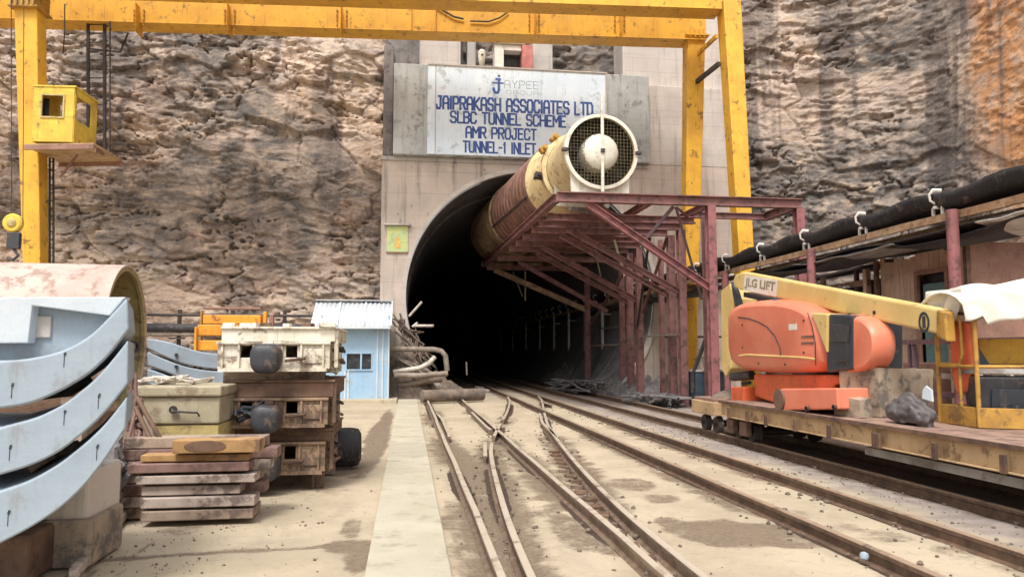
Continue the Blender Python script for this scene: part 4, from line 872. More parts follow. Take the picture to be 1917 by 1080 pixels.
# steel boxes behind the timber
CRT = thing('steel_box', (-2.45, 9.0, 0), 'worn cream steel box with yellow lower half and a wire handle behind the timber', 'steel box')
a, c = PY(252, 795, 8.9), PY(412, 742, 8.9)
b = MB(); b.span(a.x, c.x, 8.9, 9.9, a.z, c.z); b.build('body', 'crate_steel', CRT, bevel=.02)
b = MB(); b.span(a.x-.03, c.x+.02, 8.86, 9.94, c.z+.003, c.z+.12); b.build('lid', 'crate_steel', CRT, bevel=.02)
d_ = PY(292, 825, 8.9); b = MB(); b.span(a.x+.18, c.x-.01, 8.92, 9.9, 0, a.z-.01); b.build('base', 'crate_yellow', CRT, bevel=.015)
b = MB(); q0, q1 = PY(328, 770, 8.86), PY(370, 772, 8.86); b.tube([q0+Vector((-.03, 0, .05)), q0+Vector((0, -.02, 0)), q1+Vector((0, -.02, 0)), q1+Vector((.02, 0, -.04))], .012, 8); b.build('handle', 'dark_metal', CRT, smooth=True)
b = MB(); b.lathe([(.02, 0), (.045, 0), (.045, .02), (.02, .02), (.02, 0)], q0+Vector((-.02, 0, .02)), (0, -1, 0), 12); b.build('ring', 'dark_metal', CRT)
b = MB(); b.prism([PY(255, 755, 8.84), PY(300, 845, 8.84), PY(262, 850, 8.84)], (0, .05, 0)); tag(b.build('steel_plate', 'pale_concrete'), 'pale triangular plate leaning at the left of the cream steel box', 'plate')
for (x0, y0, x1, y1, Y, lab) in [(238, 712, 302, 824, 8.35, 'rusty pipe leaning against the cream steel box, upper one'), (243, 742, 298, 855, 8.3, 'rusty pipe leaning against the cream steel box, lower one')]:
    b = MB(); b.tube([PY(x0, y0, Y+.3), PY(x1, y1, Y)], .024, 10); tag(b.build('leaning_pipe', 'bogie_brown', smooth=True), lab, 'pipe', 'rusty pipes leaning by the steel box')
def tangle(name, pts, n, r, mat, label, jit, seed):
    rg_ = random.Random(seed); P = []
    for i in range(n):
        t = rg_.random(); k = t*(len(pts)-1); j = min(int(k), len(pts)-2); p = Vector(pts[j]).lerp(Vector(pts[j+1]), k-j); P.append(p+Vector([rg_.uniform(-q, q) for q in jit]))
    Q = []
    for i in range(n-1):
        for t in (0, .33, .66): Q.append(P[i].lerp(P[i+1], t)+Vector((rg_.uniform(-.03, .03), rg_.uniform(-.03, .03), rg_.uniform(-.02, .03))))
    m = MB(); m.tube(Q, r, 6); return tag(m.build(name, mat, smooth=True), label, 'scrap')
tangle('rusty_wire_bundle', [PY(243, 715, 8.6), PY(252, 780, 8.6), PY(250, 850, 8.5)], 34, .018, 'timber_red', 'tangled rusty wire bundle standing behind the segment stack', (.09, .12, .16), 3)
tangle('rusty_chain_heap', [PY(180, 900, 7.2), PY(190, 985, 7.1)], 30, .022, 'timber_red', 'dark red rusty chain heap hanging beside the support blocks', (.07, .1, .12), 5)
tangle('grey_rag_bundle', [PY(205, 830, 8.2), PY(222, 900, 8.0)], 40, .04, 'rubble_grey', 'grey rags and wire bundled between the segments and timber', (.1, .12, .16), 8)
tangle('scrap_wire', [PY(290, 715, 9.2), PY(400, 708, 9.2)], 26, .016, 'pipe_pale', 'pale twisted scrap lying on top of the cream steel box', (.25, .1, .03), 9)

# ------------------------------------------------------------------ stacked rail bogies
def bogie(label, Y, x0, x1, yt, ym, yb, mat, mat2, bx, by, hexbuf, depth=1.7):
    a, c = PY(x0, yb, Y), PY(x1, ym, Y); zt = PY((x0+x1)/2, yt, Y).z; zb, zm = a.z, c.z; w = c.x-a.x
    T = thing('rail_bogie', ((a.x+c.x)/2, Y, zb), label, 'rail bogie', 'rail bogies stacked three high')
    q = PY(bx, by, Y); hh = zm-zb
    def win(xc): return xc-.07, xc+.07
    wx = [win(q.x-.27), win(q.x+.27)]; wz0, wz1 = zb+hh*.42, zb+hh*.86
    m = MB(); xs = [a.x, wx[0][0], wx[0][1], wx[1][0], wx[1][1], c.x]
    m.span(a.x, c.x, Y, Y+.06, wz1, zm); m.span(a.x, c.x, Y, Y+.06, zb, wz0)
    for i in (0, 2, 4):
        if xs[i+1] > xs[i]: m.span(xs[i], xs[i+1], Y, Y+.06, wz0+.001, wz1-.001)
    fp = m.build('front_plate', mat, T, bevel=.006)
    m = MB(); m.span(q.x+.42, c.x-.06, Y-.02, Y-.001, zb+hh*.2, zb+hh*.75); m.build('cover_plate', mat, fp, bevel=.01)
    m = MB(); m.tube([(q.x+.2, Y-.04, zb+hh*.3), (q.x+.45, Y-.07, zb+hh*.4)], .018, 8); m.build('linkage', 'bogie_brown', T, smooth=True)
    m = MB(); m.span(a.x+.03, c.x+.06, Y+.05, Y+depth, zm+.004, zt); m.span(a.x+.02, c.x+.08, Y+.02, Y+depth+.02, zt, zt+.03); m.build('top_plate', mat2, T, bevel=.01)
    for x, nm in ((a.x+.02, 0), (c.x-.08, 1)):
        m = MB(); m.span(x, x+.07, Y+.065, Y+depth-.07, zb+hh*.15, zm-.01); m.span(x-.03, x+.11, Y+.4, Y+.7, zb-.06, zb+hh*.8); m.span(x-.03, x+.11, Y+1.1, Y+1.4, zb-.06, zb+hh*.8)
        for k in range(3): m.box((x+.085, Y+.25+.5*k, zb+hh*.55), (.05, .06, hh*.7))
        m.build('side_frame', mat if nm else mat2, T, bevel=.008)
    m = MB(); m.span(a.x, c.x, Y+depth-.06, Y+depth, zb, zm); m.build('rear_plate', mat2, T)
    for y in (Y+.55, Y+1.25):
        m = MB(); m.tube([(a.x+.12, y, zb+.02), (c.x-.12, y, zb+.02)], .05, 12)
        for x in (a.x+.25, c.x-.25): m.lathe([(.05, -.05), (.19, -.05), (.19, .03), (.22, .03), (.22, .06), (.05, .06)], (x, y, zb+.06), (1, 0, 0), 24, True)
        m.build('wheelset', 'dark_metal', T, smooth=True)
    # buffer head
    m = MB(); rw, rh = .175, .18; n = 8 if hexbuf else 26; pw = lambda v: math.copysign(abs(v)**.6, v)
    def sec(y, s): return [Vector((q.x+.02+rw*s*pw(math.cos(t+.2))*(1.02-.16*max(0, -math.sin(t+.2))), y, q.z-.02+rh*s*pw(math.sin(t+.2)))) for t in np.linspace(0, 2*math.pi, n, endpoint=False)]
    m.loft([sec(Y-.02, .7), sec(Y-.14, .95), sec(Y-.26, 1), sec(Y-.34, .98), sec(Y-.40, .92), sec(Y-.425, .78), sec(Y-.43, .4)]); bf = m.build('buffer', 'buffer_grey', T, smooth=50, bevel=0)
    m = MB(); m.box((q.x, Y-.03, q.z+rh*.95), (.12, .1, .05)); m.box((q.x, Y-.01, q.z), (.34, .02, .36)); m.build('buffer_bracket', mat2, bf)
    m = MB(); m.span(a.x+.02, c.x-.03, Y-.05, Y-.005, zb-.03, zb+.015); m.build('bottom_lip', mat, T)
    m = MB(); m.span(a.x-.01, c.x+.01, Y-.045, Y-.004, zm-.03, zm+.003); m.build('top_lip', mat, T, bevel=.005)
    for x in (a.x+.05, a.x+.42, q.x-.36, q.x+.38, c.x-.09):
        m = MB(); m.span(x, x+.022, Y-.04, Y-.001, zb+.02, zm-.035); m.build('stiffener', mat, T)
    for k in range(6):
        x = a.x+.12+(c.x-a.x-.2)*k/5+random.uniform(-.05, .05); m = MB(); m.box((x, Y-.02+random.uniform(0, .6), zt+.03+.025), (random.uniform(.08, .22), random.uniform(.05, .2), .05), (0, 0, random.uniform(-.3, .3))); m.build('bracket', random.choice([mat, mat2, 'bogie_brown']), T)
    for k, z in enumerate((zb+hh*.25, zb+hh*.7)):
        m = MB(); m.tube([(c.x+.03, Y+.1, z), (c.x+.13, Y+.25, z+.03), (c.x+.12, Y+.7, z-.02), (c.x+.02, Y+.9, z)], .02, 8); m.build('air_hose', 'black_rubber' if k else 'bogie_brown', T, smooth=True)
    m = MB(); m.box((c.x+.07, Y+.12, (zb+zt)/2), (.05, .1, (zt-zb)*.95)); m.build('guard_iron', mat2, T, bevel=.008)
    return T, a, c
Bt = bogie('white painted rail bogie on top of the bogie stack', 9.55, 406, 618, 616, 640, 691, 'bogie_white', 'bogie_white', 503, 668, False)
Bm = bogie('tan rusty rail bogie in the middle of the bogie stack', 9.6, 410, 614, 716, 744, 797, 'bogie_tan', 'bogie_brown', 503, 778, True)
Bb = bogie('brown rail bogie at the bottom of the bogie stack, half hidden by timber', 9.75, 410, 609, 808, 826, 886, 'bogie_tan', 'bogie_brown', 500, 864, False)
tangle('hose_tangle', [PY(425, 785, 9.42), PY(480, 770, 9.42)], 16, .022, 'lift_black', 'black hoses tangled on the left of the middle bogie', (.1, .05, .1), 51)
tangle('cable_tangle', [PY(620, 640, 9.9), PY(630, 690, 9.9)], 14, .018, 'bogie_white', 'pale cables hanging at the right side of the white bogie', (.05, .1, .12), 52)
for i, (y0, y1, xa, xb) in enumerate([(692, 712, 425, 600), (798, 810, 450, 590)]):
    for k, dy in enumerate((.15, 1.2)):
        a, c = PY(xa, y1, 9.6+dy), PY(xb, y0, 9.6+dy); b = MB(); b.span(a.x-.05, c.x+.05, 9.6+dy, 9.78+dy, a.z-.04, c.z+.02)
        tag(b.build('packing_beam', 'bogie_brown' if i else 'timber', bevel=.01), ['packing beam under the white bogie', 'packing beam under the middle bogie'][i]+[' at the front', ' at the back'][k], 'timber', 'packing beams between the bogies')
for i, (x, Y, lab) in enumerate([(596, 9.9, 'small steel foot channel under the right front of the bottom bogie'), (440, 9.9, 'small steel foot under the left front of the bottom bogie')]):
    a, c = PY(x-12, 906, Y), PY(x+10, 888, Y); b = MB(); b.span(a.x, c.x, Y, Y+.12, c.z-.02, c.z+.03); b.span(a.x, a.x+.03, Y, Y+.12, 0, c.z-.021); b.span(c.x-.03, c.x, Y, Y+.12, 0, c.z-.021); tag(b.build('foot_channel', 'bogie_brown'), lab, 'steel foot', 'steel feet under the bogie stack')
b = MB(); b.span(-2.1, -1.0, 10.9, 11.1, 0, .22); tag(b.build('bearer', 'timber', bevel=.01), 'dark timber bearer under the back of the bogie stack', 'timber')
RW = thing('drive_roller', (-1.05, 11.6, 0), 'dark rubber roller lying on the ground right of the bogie stack', 'roller')
q = PY(622, 842, 11.6); b = MB(); b.lathe([(.0, -.35), (.27, -.35), (.29, -.3), (.29, .28), (.27, .38), (.20, .42), (.0, .43)], (q.x, 11.6, .29), (1, .1, 0), 32); b.build('drum', 'black_rubber', RW, smooth=True)
b = MB(); b.tube([(q.x-.6, 11.54, .29), (q.x-.3, 11.57, .29)], .06, 10); b.build('shaft', 'dark_metal', RW)

# orange frame and the far stack of segments
LO = thing('orange_frame', (-3.4, 15.3, 0), 'orange steel machine frame standing behind the bogie stack', 'machine frame')
def ob(x0, x1, y0, y1, Y, d, nm='cross_member', m_='loader_orange', z0=None):
    a, c = PY(x0, y1, Y), PY(x1, y0, Y); b = MB(); b.span(a.x, c.x, Y, Y+d, a.z if z0 is None else z0, c.z); b.build(nm, m_, LO, bevel=.015)
ob(370, 378, 580, 720, 15.0, .15, 'post', 'basket_yellow', 0); ob(489, 499, 583, 720, 15.0, .15, 'post', 'loader_orange', 0); ob(360, 368, 612, 720, 14.6, .14, 'post', 'loader_orange', 0)
ob(379, 488, 590, 606, 15.02, .5); ob(369, 486, 608, 628, 14.7, .25); ob(369, 480, 637, 656, 14.7, .2); ob(369, 480, 694, 712, 14.5, .9, 'base_beam'); ob(500, 512, 588, 720, 16.4, .14, 'post', 'hut_brown', 0)
ob(379, 488, 575, 579, 16.3, .06, 'hand_rail', 'hut_brown')
for i, (up, lo, lab) in enumerate([([(276, 634), (312, 638), (345, 650), (380, 660), (425, 664)], [(276, 652), (300, 664), (340, 681), (380, 689), (425, 692)], 'top'), ([(276, 658), (300, 669), (340, 685), (380, 693), (425, 696)], [(276, 684), (305, 693), (340, 709), (380, 716), (425, 720)], 'middle'), ([(276, 690), (305, 699), (340, 714), (380, 721), (425, 724)], [(276, 718), (305, 728), (340, 742), (380, 748), (425, 752)], 'bottom')]):
    up, lo = dense(up, 24), dense(lo, 24); b = MB(); b.loft([[PY(*u, 14.2), PY(*l, 14.2), PY(*l, 14.2)+Vector((-.4, 1.4, 0)), PY(*u, 14.2)+Vector((-.4, 1.4, 0))] for u, l in zip(up, lo)])
    T = tag(b.build('concrete_segment', 'precast', bevel=.02, smooth=25), lab+' pale segment of the small stack behind the cream steel box', 'tunnel segment', 'curved segments stacked behind the steel box')
    m = MB(); q = PY(330, 664+22*i, 14.17); m.box(q, (.05, .04, .05)); OFF[T.name] = Vector(T.location); m.build('bolt_pocket', 'lift_black', T)
b = MB(); b.span(-5.4, -3.0, 14.3, 15.9, 0, PY(340, 745, 14.2).z-.08); tag(b.build('support_block', 'stone_block', bevel=.03), 'low block under the small stack of segments', 'concrete block')
# pipeline and low barrier at the cliff foot
for i, (y, r, m_, lab) in enumerate([(592, .05, 'dark_metal', 'thin dark service pipe along the foot of the left cliff'), (616, .16, 'tarp_dark', 'thick dark pipeline along the foot of the left cliff'), (628, .07, 'pipe_dusty', 'dusty grey pipe under the thick one at the left cliff foot')]):
    b = MB(); p, q = PY(200, y-4, 29.1), PY(600, y, 29.1); q.z = p.z = (p.z+q.z)/2; d = q-p; b.tube([p-d*1.2, p, p+d*.5, q], r, 12); T = tag(b.build('service_pipe', m_, smooth=True), lab, 'pipe', 'pipes along the cliff foot')
for k in range(9):
    b = MB(); x = -18+1.9*k; b.span(x, x+.12, 29.28, 29.4, 0, 3.3); b.span(x-.2, x+.3, 29.0, 29.27, 2.2, 2.26); tag(b.build('pipe_stand', 'dark_metal'), 'thin steel stand carrying the pipes along the left cliff foot', 'pipe stand', 'stands of the cliff-foot pipes')

# ------------------------------------------------------------------ shed
SD = thing('shed', (-1.6, 27.6, 0), 'small light blue metal shed with pale sloping sheet roof beside the tunnel mouth', 'shed')
xl, xr = PY(598, 700, 27.4).x, PY(728, 700, 27.4).x; zw = PY(690, 616, 27.4).z
def corr(mb, p0, du, dv, nu, amp, nrm, per):
    n = int(nu*6); secs = []
    for i in range(n+1):
        t = i/n; o = Vector(nrm)*amp*math.sin(t*nu*2*math.pi); secs.append([Vector(p0)+Vector(du)*t+o, Vector(p0)+Vector(du)*t+Vector(dv)+o])
    mb.loft(secs, False, False)
b = MB(); wx0, wx1 = PY(647, 676, 27.4).x, PY(697, 676, 27.4).x; z0, z1 = PY(672, 691, 27.4).z, PY(672, 662, 27.4).z
b.span(xl, wx0, 27.4, 27.46, .06, zw); b.span(wx1, xr, 27.4, 27.46, .06, zw); b.span(wx0, wx1, 27.4, 27.46, .06, z0); b.span(wx0, wx1, 27.4, 27.46, z1, zw)
b.build('front_wall', 'shed_blue', SD)
b = MB(); b.span(xr-.05, xr, 27.465, 29.3, .06, zw+.5); b.span(xl, xl+.05, 27.465, 29.3, .06, zw+.5); b.span(xl+.051, xr-.051, 29.25, 29.3, .06, zw+.6); b.build('wall', 'shed_blue', SD)
b = MB(); xm = PY(676, 676, 27.4).x
for x0, x1 in ((wx0, wx0+.04), (wx1-.04, wx1), (xm-.03, xm+.03)): b.span(x0, x1, 27.37, 27.47, z0, z1)
b.span(wx0-.02, wx1+.02, 27.36, 27.47, z0-.05, z0); b.span(wx0-.02, wx1+.02, 27.36, 27.47, z1, z1+.05); wf = b.build('window', 'shed_blue', SD)
b = MB(); b.span(wx0, wx1, 27.47, 27.5, z0, z1); b.build('pane', 'window_dark', wf)
b = MB()
for px in (646, 652, 706, 716, 727):
    x = PY(px, 700, 27.4).x; b.span(x-.025, x+.025, 27.365, 27.399, .06, zw-.02 if px > 700 else z0-.05)
b.build('wall_batten', 'shed_roof', SD)
rl, rr = PY(580, 610, 27.0), PY(731, 613, 27.0); tl, tr = PY(594, 566, 28.6), PY(731, 563, 28.6); ze, zr = (rl.z+rr.z)/2, (tl.z+tr.z)/2
b = MB(); nrm = Vector((0, -(zr-ze), 1.6)).normalized(); corr(b, (rl.x, 27.0, ze), (rr.x-rl.x, 0, 0), (0, 1.6, zr-ze), 17, .022, nrm, 0)
rf = b.build('roof', 'shed_roof', SD, smooth=60); sdm = rf.modifiers.new('solid', 'SOLIDIFY'); sdm.thickness = .02
b = MB(); corr(b, (rl.x, 28.61, zr), (rr.x-rl.x, 0, 0), (0, 1.1, -.45), 17, .022, (0, .3, 1), 0); r2 = b.build('roof', 'shed_roof', SD, smooth=60); sdm = r2.modifiers.new('solid', 'SOLIDIFY'); sdm.thickness = .02
b = MB(); b.bar((rl.x, 28.6, zr+.04), (rr.x, 28.6, zr+.04), .3, .03); b.bar((rr.x+.02, 27.0, ze), (rr.x+.02, 28.6, zr), .05, .12); b.bar((rl.x, 26.98, ze-.03), (rr.x, 26.98, ze-.03), .04, .08)
for t in (.33, .66): b.bar((rl.x+(rr.x-rl.x)*t, 27.0, ze+.04), (rl.x+(rr.x-rl.x)*t, 28.6, zr+.04), .05, .02)
b.build('roof_trim', 'shed_roof', rf)

# ------------------------------------------------------------------ pipes and rubble at the left jamb
def heap(name, cx, cy, rx, ry, h, mat, label, seed, rough=.35, cat='rubble', kind='stuff', nx=64):
    u = np.linspace(-1, 1, nx); X, Y = np.meshgrid(u, u, indexing='ij'); rr_ = np.sqrt(X*X+Y*Y)
    px, py = cx+X*rx, cy+Y*ry; base = np.clip(1-rr_, 0, 1)**.8*h
    z = base*(.55+.9*vn(px*2.2, py*2.2, seed, seed)) + np.clip(1.05-rr_, 0, 1)**.5*rough*h*(cells(px*1+.4*vn(px*3, py*3, 0, 2), py, .21, .26, seed)-.4+(cells(px, py*1.3+.3, .09, .12, seed+1)-.5)*.5)
    z = np.where(rr_ > .98, -.1, z)
    o = grid_mesh(name, np.stack([px, py, z], -1), mat, kind, False); tag(o, label, cat); return o
heap('rubble', .05, 29.2, 1.25, 1.1, 1.9, 'rubble', 'dusty rubble heap between the shed and the tunnel jamb', 3, .3)
heap('rubble', .9, 30.6, 1.6, 1.6, .8, 'rubble', 'low rubble inside the left edge of the tunnel mouth', 9, .5)
def pipe(name, pts, r, mat, label, group='pipes heaped at the left tunnel jamb'):
    b = MB(); b.tube(pts, r, 12); return tag(b.build(name, mat, smooth=True), label, 'pipe', group)
Yp = 28.3
pipe('bent_pipe', [PY(722, 653, Yp), PY(812, 654, Yp), PY(826, 657, Yp), PY(834, 666, Yp), PY(837, 694, Yp)], .1, 'pipe_dusty', 'grey pipe bent down at its right end beside the shed')
pipe('dusty_pipe', [PY(736, 696, Yp-.3), PY(785, 689, Yp-.3), PY(803, 680, Yp-.3), PY(814, 668, Yp-.2)], .09, 'pipe_pale', 'pale curved pipe rising to the right under the bent pipe')
pipe('dusty_pipe', [PY(738, 702, Yp-.5), PY(790, 703, Yp-.5), PY(838, 699, Yp-.4)], .1, 'pipe_dusty', 'straight dusty pipe lying level under the curved pale pipe')
pipe('thick_pipe', [PZ(788, 737, .24)+Vector((0, -1.5, 0)), PZ(893, 732, .24)+Vector((0, -2.2, 0))], .21, 'rubble', 'thick dusty pipe lying across the ends of the nearest rails')
pipe('dusty_pipe', [PY(745, 722, Yp), PY(802, 712, Yp), PY(828, 709, Yp)], .12, 'rubble', 'short thick pipe stub half buried in the rubble beside the shed')
pipe('steel_rod', [PY(766, 592, 29.3), PY(790, 565, 29.2)], .05, 'pipe_pale', 'pale rod slanting up across the left tunnel jamb')
pipe('steel_rod', [PY(772, 612, 29.0), PY(782, 604, 29.0)], .05, 'pipe_pale', 'short pale rod stub pointing up at the left tunnel jamb')
pipe('steel_rod', [PY(774, 610, 29.0), PY(812, 610, 29.0)], .055, 'pipe_pale', 'level pale rod sticking out into the dark tunnel mouth')
pipe('steel_rod', [PY(874, 702, 32), PY(873, 677, 32)], .035, 'pipe_dusty', 'thin upright rod standing inside the tunnel mouth')
tangle('scrap_rods', [PY(740, 600, 29.4), PY(775, 640, 29.2), PY(800, 690, 28.9)], 46, .035, 'rubble', 'tangle of bent rods against the left tunnel jamb', (.45, .3, .35), 12)
tangle('scrap_hose', [PY(740, 665, 28.6), PY(800, 715, 28.5)], 22, .05, 'pipe_dusty', 'dusty hoses coiled in the pipe heap beside the shed', (.5, .3, .15), 15)
for i, (px, py, Y) in enumerate([(905, 733, 27.5), (898, 728, 28.5)]):
    b = MB(); q = PZ(px, py, 0); b.box(q+Z*.06, (.5-.15*i, .3, .12), (.05, .1, .4)); tag(b.build('concrete_lump', 'pale_concrete', bevel=.03), ['pale flat lump beside the end of the thick pipe', 'smaller pale lump behind the flat one near the thick pipe'][i], 'rubble')

# ================================================================== RIGHT SIDE OF THE YARD
# flat wagon on the right-hand track
FX0, FX1, FZ0, FZ1 = 5.92, 7.70, .50, .775
yend = PX(1345, 750, FX0).y
FW = thing('flat_wagon', (6.8, 9, 0), 'long low rail flat wagon with tan steel sides carrying the orange boom lift', 'rail wagon')
b = MB(); b.ibeam((FX0+.06, 1.6, (FZ0+FZ1)/2), (FX0+.06, yend, (FZ0+FZ1)/2), .12, FZ1-FZ0, .02); sb = b.build('side_beam', 'flatcar_side', FW, bevel=.006)
b = MB(); b.span(FX0-.012, FX0+.02, 1.6, yend, FZ1-.03, FZ1+.02); b.build('edge_strip', 'bogie_brown', FW)
b = MB(); b.ibeam((FX1-.06, 1.6, (FZ0+FZ1)/2), (FX1-.06, yend, (FZ0+FZ1)/2), .12, FZ1-FZ0, .02); b.build('side_beam', 'flatcar_side', FW)
b = MB(); b.span(FX0+.13, FX1-.13, yend-.1, yend, FZ0-.02, FZ1-.012); b.build('end_beam', 'flatcar_side', FW)
y = 1.6; k = 0
while y < yend-.2:
    b = MB(); b.span(FX0+.022, FX1-.02, y, min(y+1.45, yend), FZ1-.01, FZ1+.012+.004*(k % 2)); b.build('deck_plate', 'flatcar_deck', FW, bevel=.004); y += 1.456; k += 1
for px in (1368, 1402, 1437, 1492, 1555, 1640, 1648, 1752, 1880):
    p = PX(px, 800, FX0); b = MB(); b.span(FX0-.05, FX0-.013, p.y-.035, p.y+.035, FZ0+.0, FZ0+.19); b.build('stake_pocket', 'bogie_brown', FW, bevel=.005)
for y in (4.2, 5.2, 12.9, yend-.35):
    b = MB(); b.tube([(R7X-.14, y, .27), (R8X+.14, y, .27)], .045, 12)
    for x in (R7X, R8X): b.lathe([(.05, -.06), (.16, -.06), (.165, .04), (.20, .045), (.20, .07), (.05, .07)], (x, y, .266), (1 if x < 7 else -1, 0, 0), 24, True)
    b.build('wheelset', 'dark_metal', FW, smooth=True)
    for x in (R7X-.17, R8X+.17):
        b = MB(); b.box((x, y, .34), (.12, .28, .26)); b.build('axle_box', 'bogie_brown', FW, bevel=.02)
b = MB(); b.box((6.8, yend+.2, .52), (.2, .5, .12)); b.lathe([(.13, 0), (.15, .05), (.0, .06)], (6.8, yend+.45, .52), (0, 1, 0), 16); b.build('coupler', 'dark_metal', FW)
b = MB(); b.bar((FX0+.3, 3, .40), (FX0+.3, 9.4, .40), .3, .1); b.build('tool_tray', 'sheet_pale', FW)
# small trolley coupled beyond it
TW = thing('track_trolley', (6.8, yend+1.7, 0), 'low tan track trolley standing beyond the far end of the flat wagon', 'rail wagon')
b = MB(); b.span(6.0, 7.6, yend+.45, yend+1.6, .45, .72); b.build('frame', 'flatcar_side', TW, bevel=.02)
b = MB(); b.span(6.05, 7.55, yend+.5, yend+1.55, .723, .78); b.build('deck', 'flatcar_deck', TW)
for y in (yend+.7, yend+1.3):
    b = MB(); b.tube([(R7X-.1, y, .26), (R8X+.1, y, .26)], .04, 10)
    for x in (R7X, R8X): b.lathe([(.05, -.05), (.155, -.05), (.19, .05), (.05, .05)], (x, y, .258), (1 if x < 7 else -1, 0, 0), 20, True)
    b.build('wheelset', 'dark_metal', TW, smooth=True)
heap('rubble', 6.7, yend+1.02, .5, .45, .14, 'rubble', 'dirt and stones lying on the deck of the low track trolley', 21, .5)
bpy.data.objects['rubble.002'].location.z = .78

# ------------------------------------------------------------------ boom lift
BX = 6.42
BLF = thing('boom_lift', (7.1, 12.2, FZ1), 'orange boom lift with a long yellow boom lowered over the flat wagon', 'boom lift')
def yz(pts, x=BX): return [PX(px, py, x) for px, py in pts]
def rnd(pts, it=2):
    for _ in range(it):
        q = []
        for i in range(len(pts)):
            a_, c_ = Vector(pts[i]), Vector(pts[(i+1) % len(pts)]); q += [a_.lerp(c_, .25), a_.lerp(c_, .75)]
        pts = q
    return pts
def shell(name, pts, x0, x1, mat, parent=None, inset=.14, rounds=2, smooth=55):
    p = rnd(yz(pts), rounds); n = len(p); c = sum(p, Vector())/n; b = MB(); secs = []
    for t, k in ((0, .80), (.05, .90), (.14, .965), (.3, 1), (1-.3, 1), (1-.14, .965), (1-.05, .9), (1, .8)):
        secs.append([Vector((x0+(x1-x0)*t, c.y+(q.y-c.y)*(1-(1-k)*inset/.14*.55), c.z+(q.z-c.z)*(1-(1-k)*inset/.14))) for q in p])
    b.loft(secs); return b.build(name, mat, parent or BLF, smooth=smooth)
cw = shell('engine_cowl', [(1364, 600), (1367, 580), (1384, 567), (1412, 562), (1452, 560), (1492, 566), (1518, 577), (1534, 592), (1546, 640), (1545, 694), (1500, 699), (1440, 699), (1384, 693), (1366, 672)], 6.32, 7.2, 'lift_orange', rounds=1, smooth=32)
b = MB(); ar = [PX(x, y, 6.318) for x, y in [(1382, 594), (1400, 596), (1418, 602), (1436, 612), (1450, 628), (1460, 650), (1462, 668)]]; b.tube(ar, .013, 6); b.build('panel_gap', 'lift_black', cw)
b = MB(); b.tube([PX(x, y, 6.318) for x, y in [(1384, 666), (1400, 664), (1440, 666), (1500, 669), (1526, 672)]], .02, 6); b.build('trim_line', 'boom_yellow', cw, smooth=True)
b = MB(); b.tube([PX(x, y, 6.318) for x, y in [(1512, 586), (1520, 610), (1526, 640), (1527, 684)]], .009, 6); b.build('panel_gap', 'lift_black', cw)
for px, py in ((1390, 608), (1390, 650), (1420, 680), (1470, 682), (1505, 600), (1505, 660)):
    b = MB(); b.lathe([(.0, .012), (.018, .012), (.022, 0)], PX(px, py, 6.32), (-1, 0, 0), 10); b.build('bolt', 'dark_metal', cw)
b = MB(); q = PX(1484, 612, 6.318); b.box(q, (.006, .26, .10)); b.build('decal', 'cloth_white', cw)
for k, (px, py) in enumerate([(1512, 630), (1512, 642)]):
    b = MB(); q = PX(px, py, 6.325); b.box(q, (.03, .36, .035)); b.build('louvre', 'duct_rust', cw)
fc = shell('front_cowl', [(1570, 586), (1612, 592), (1634, 616), (1638, 650), (1632, 682), (1612, 696), (1570, 697)], 6.40, 6.76, 'lift_orange', inset=.10, rounds=2, smooth=34)
b = MB(); P4 = yz([(1547, 588), (1596, 590), (1596, 692), (1547, 697)], 6.38); b.prism(P4, (.8, 0, 0)); dp = b.build('control_bay', 'lift_black', BLF, bevel=.03)
b = MB(); P4 = yz([(1556, 608), (1590, 608), (1588, 640), (1556, 640)], 6.365); b.prism(P4, (.014, 0, 0)); b.build('door_panel', 'buffer_grey', dp, bevel=.01)
b = MB(); P4 = yz([(1564, 672), (1584, 671), (1584, 677), (1564, 678)], 6.36); b.prism(P4, (.02, 0, 0)); b.build('handle', 'dark_metal', dp)
b = MB(); b.prism(yz([(1518, 586), (1548, 588), (1547, 660), (1540, 640), (1528, 610)], 6.34), (.5, 0, 0)); b.build('side_plate', 'boom_yellow', BLF, bevel=.015)
b = MB(); b.tube([PX(1452, 560, 6.55), PX(1462, 580, 6.50), PX(1464, 585, 6.5)], [.05, .06, .05], 10); b.build('exhaust_cap', 'lift_black', BLF, smooth=True)
# turntable and chassis
b = MB(); b.prism(yz([(1410, 700), (1575, 702), (1575, 716), (1560, 722), (1555, 762), (1470, 762), (1412, 742)], 6.5), (1.3, 0, 0)); b.build('chassis', 'lift_orange_deep', BLF, bevel=.04)
b = MB(); c = PX(1480, 700, 7.1); b.lathe([(.0, -.02), (.62, -.02), (.62, .12), (.0, .12)], (7.15, 11.8, 1.28), Z, 32); b.build('turntable', 'lift_black', BLF, smooth=True)
b = MB(); b.prism(yz([(1454, 729), (1466, 727), (1566, 726), (1568, 766), (1466, 768), (1456, 766)], 6.02), (.5, 0, 0)); ax = b.build('axle_box', 'lift_orange', BLF, bevel=.025)
b = MB(); q = PX(1462, 748, 6.02); b.tube([q+Vector((-.03, .03, 0)), q+Vector((.4, .03, 0))], .17, 20); b.build('hub', 'bogie_brown', ax, smooth=True)
b = MB(); q = PX(1512, 765, 6.0); b.lathe([(0, -.01), (.04, -.01), (.04, .03)], q, (-1, 0, 0), 10); q = PX(1563, 762, 6.0); b.lathe([(0, -.01), (.035, -.01), (.035, .03)], q, (-1, 0, 0), 10); b.build('bolt', 'dark_metal', ax)
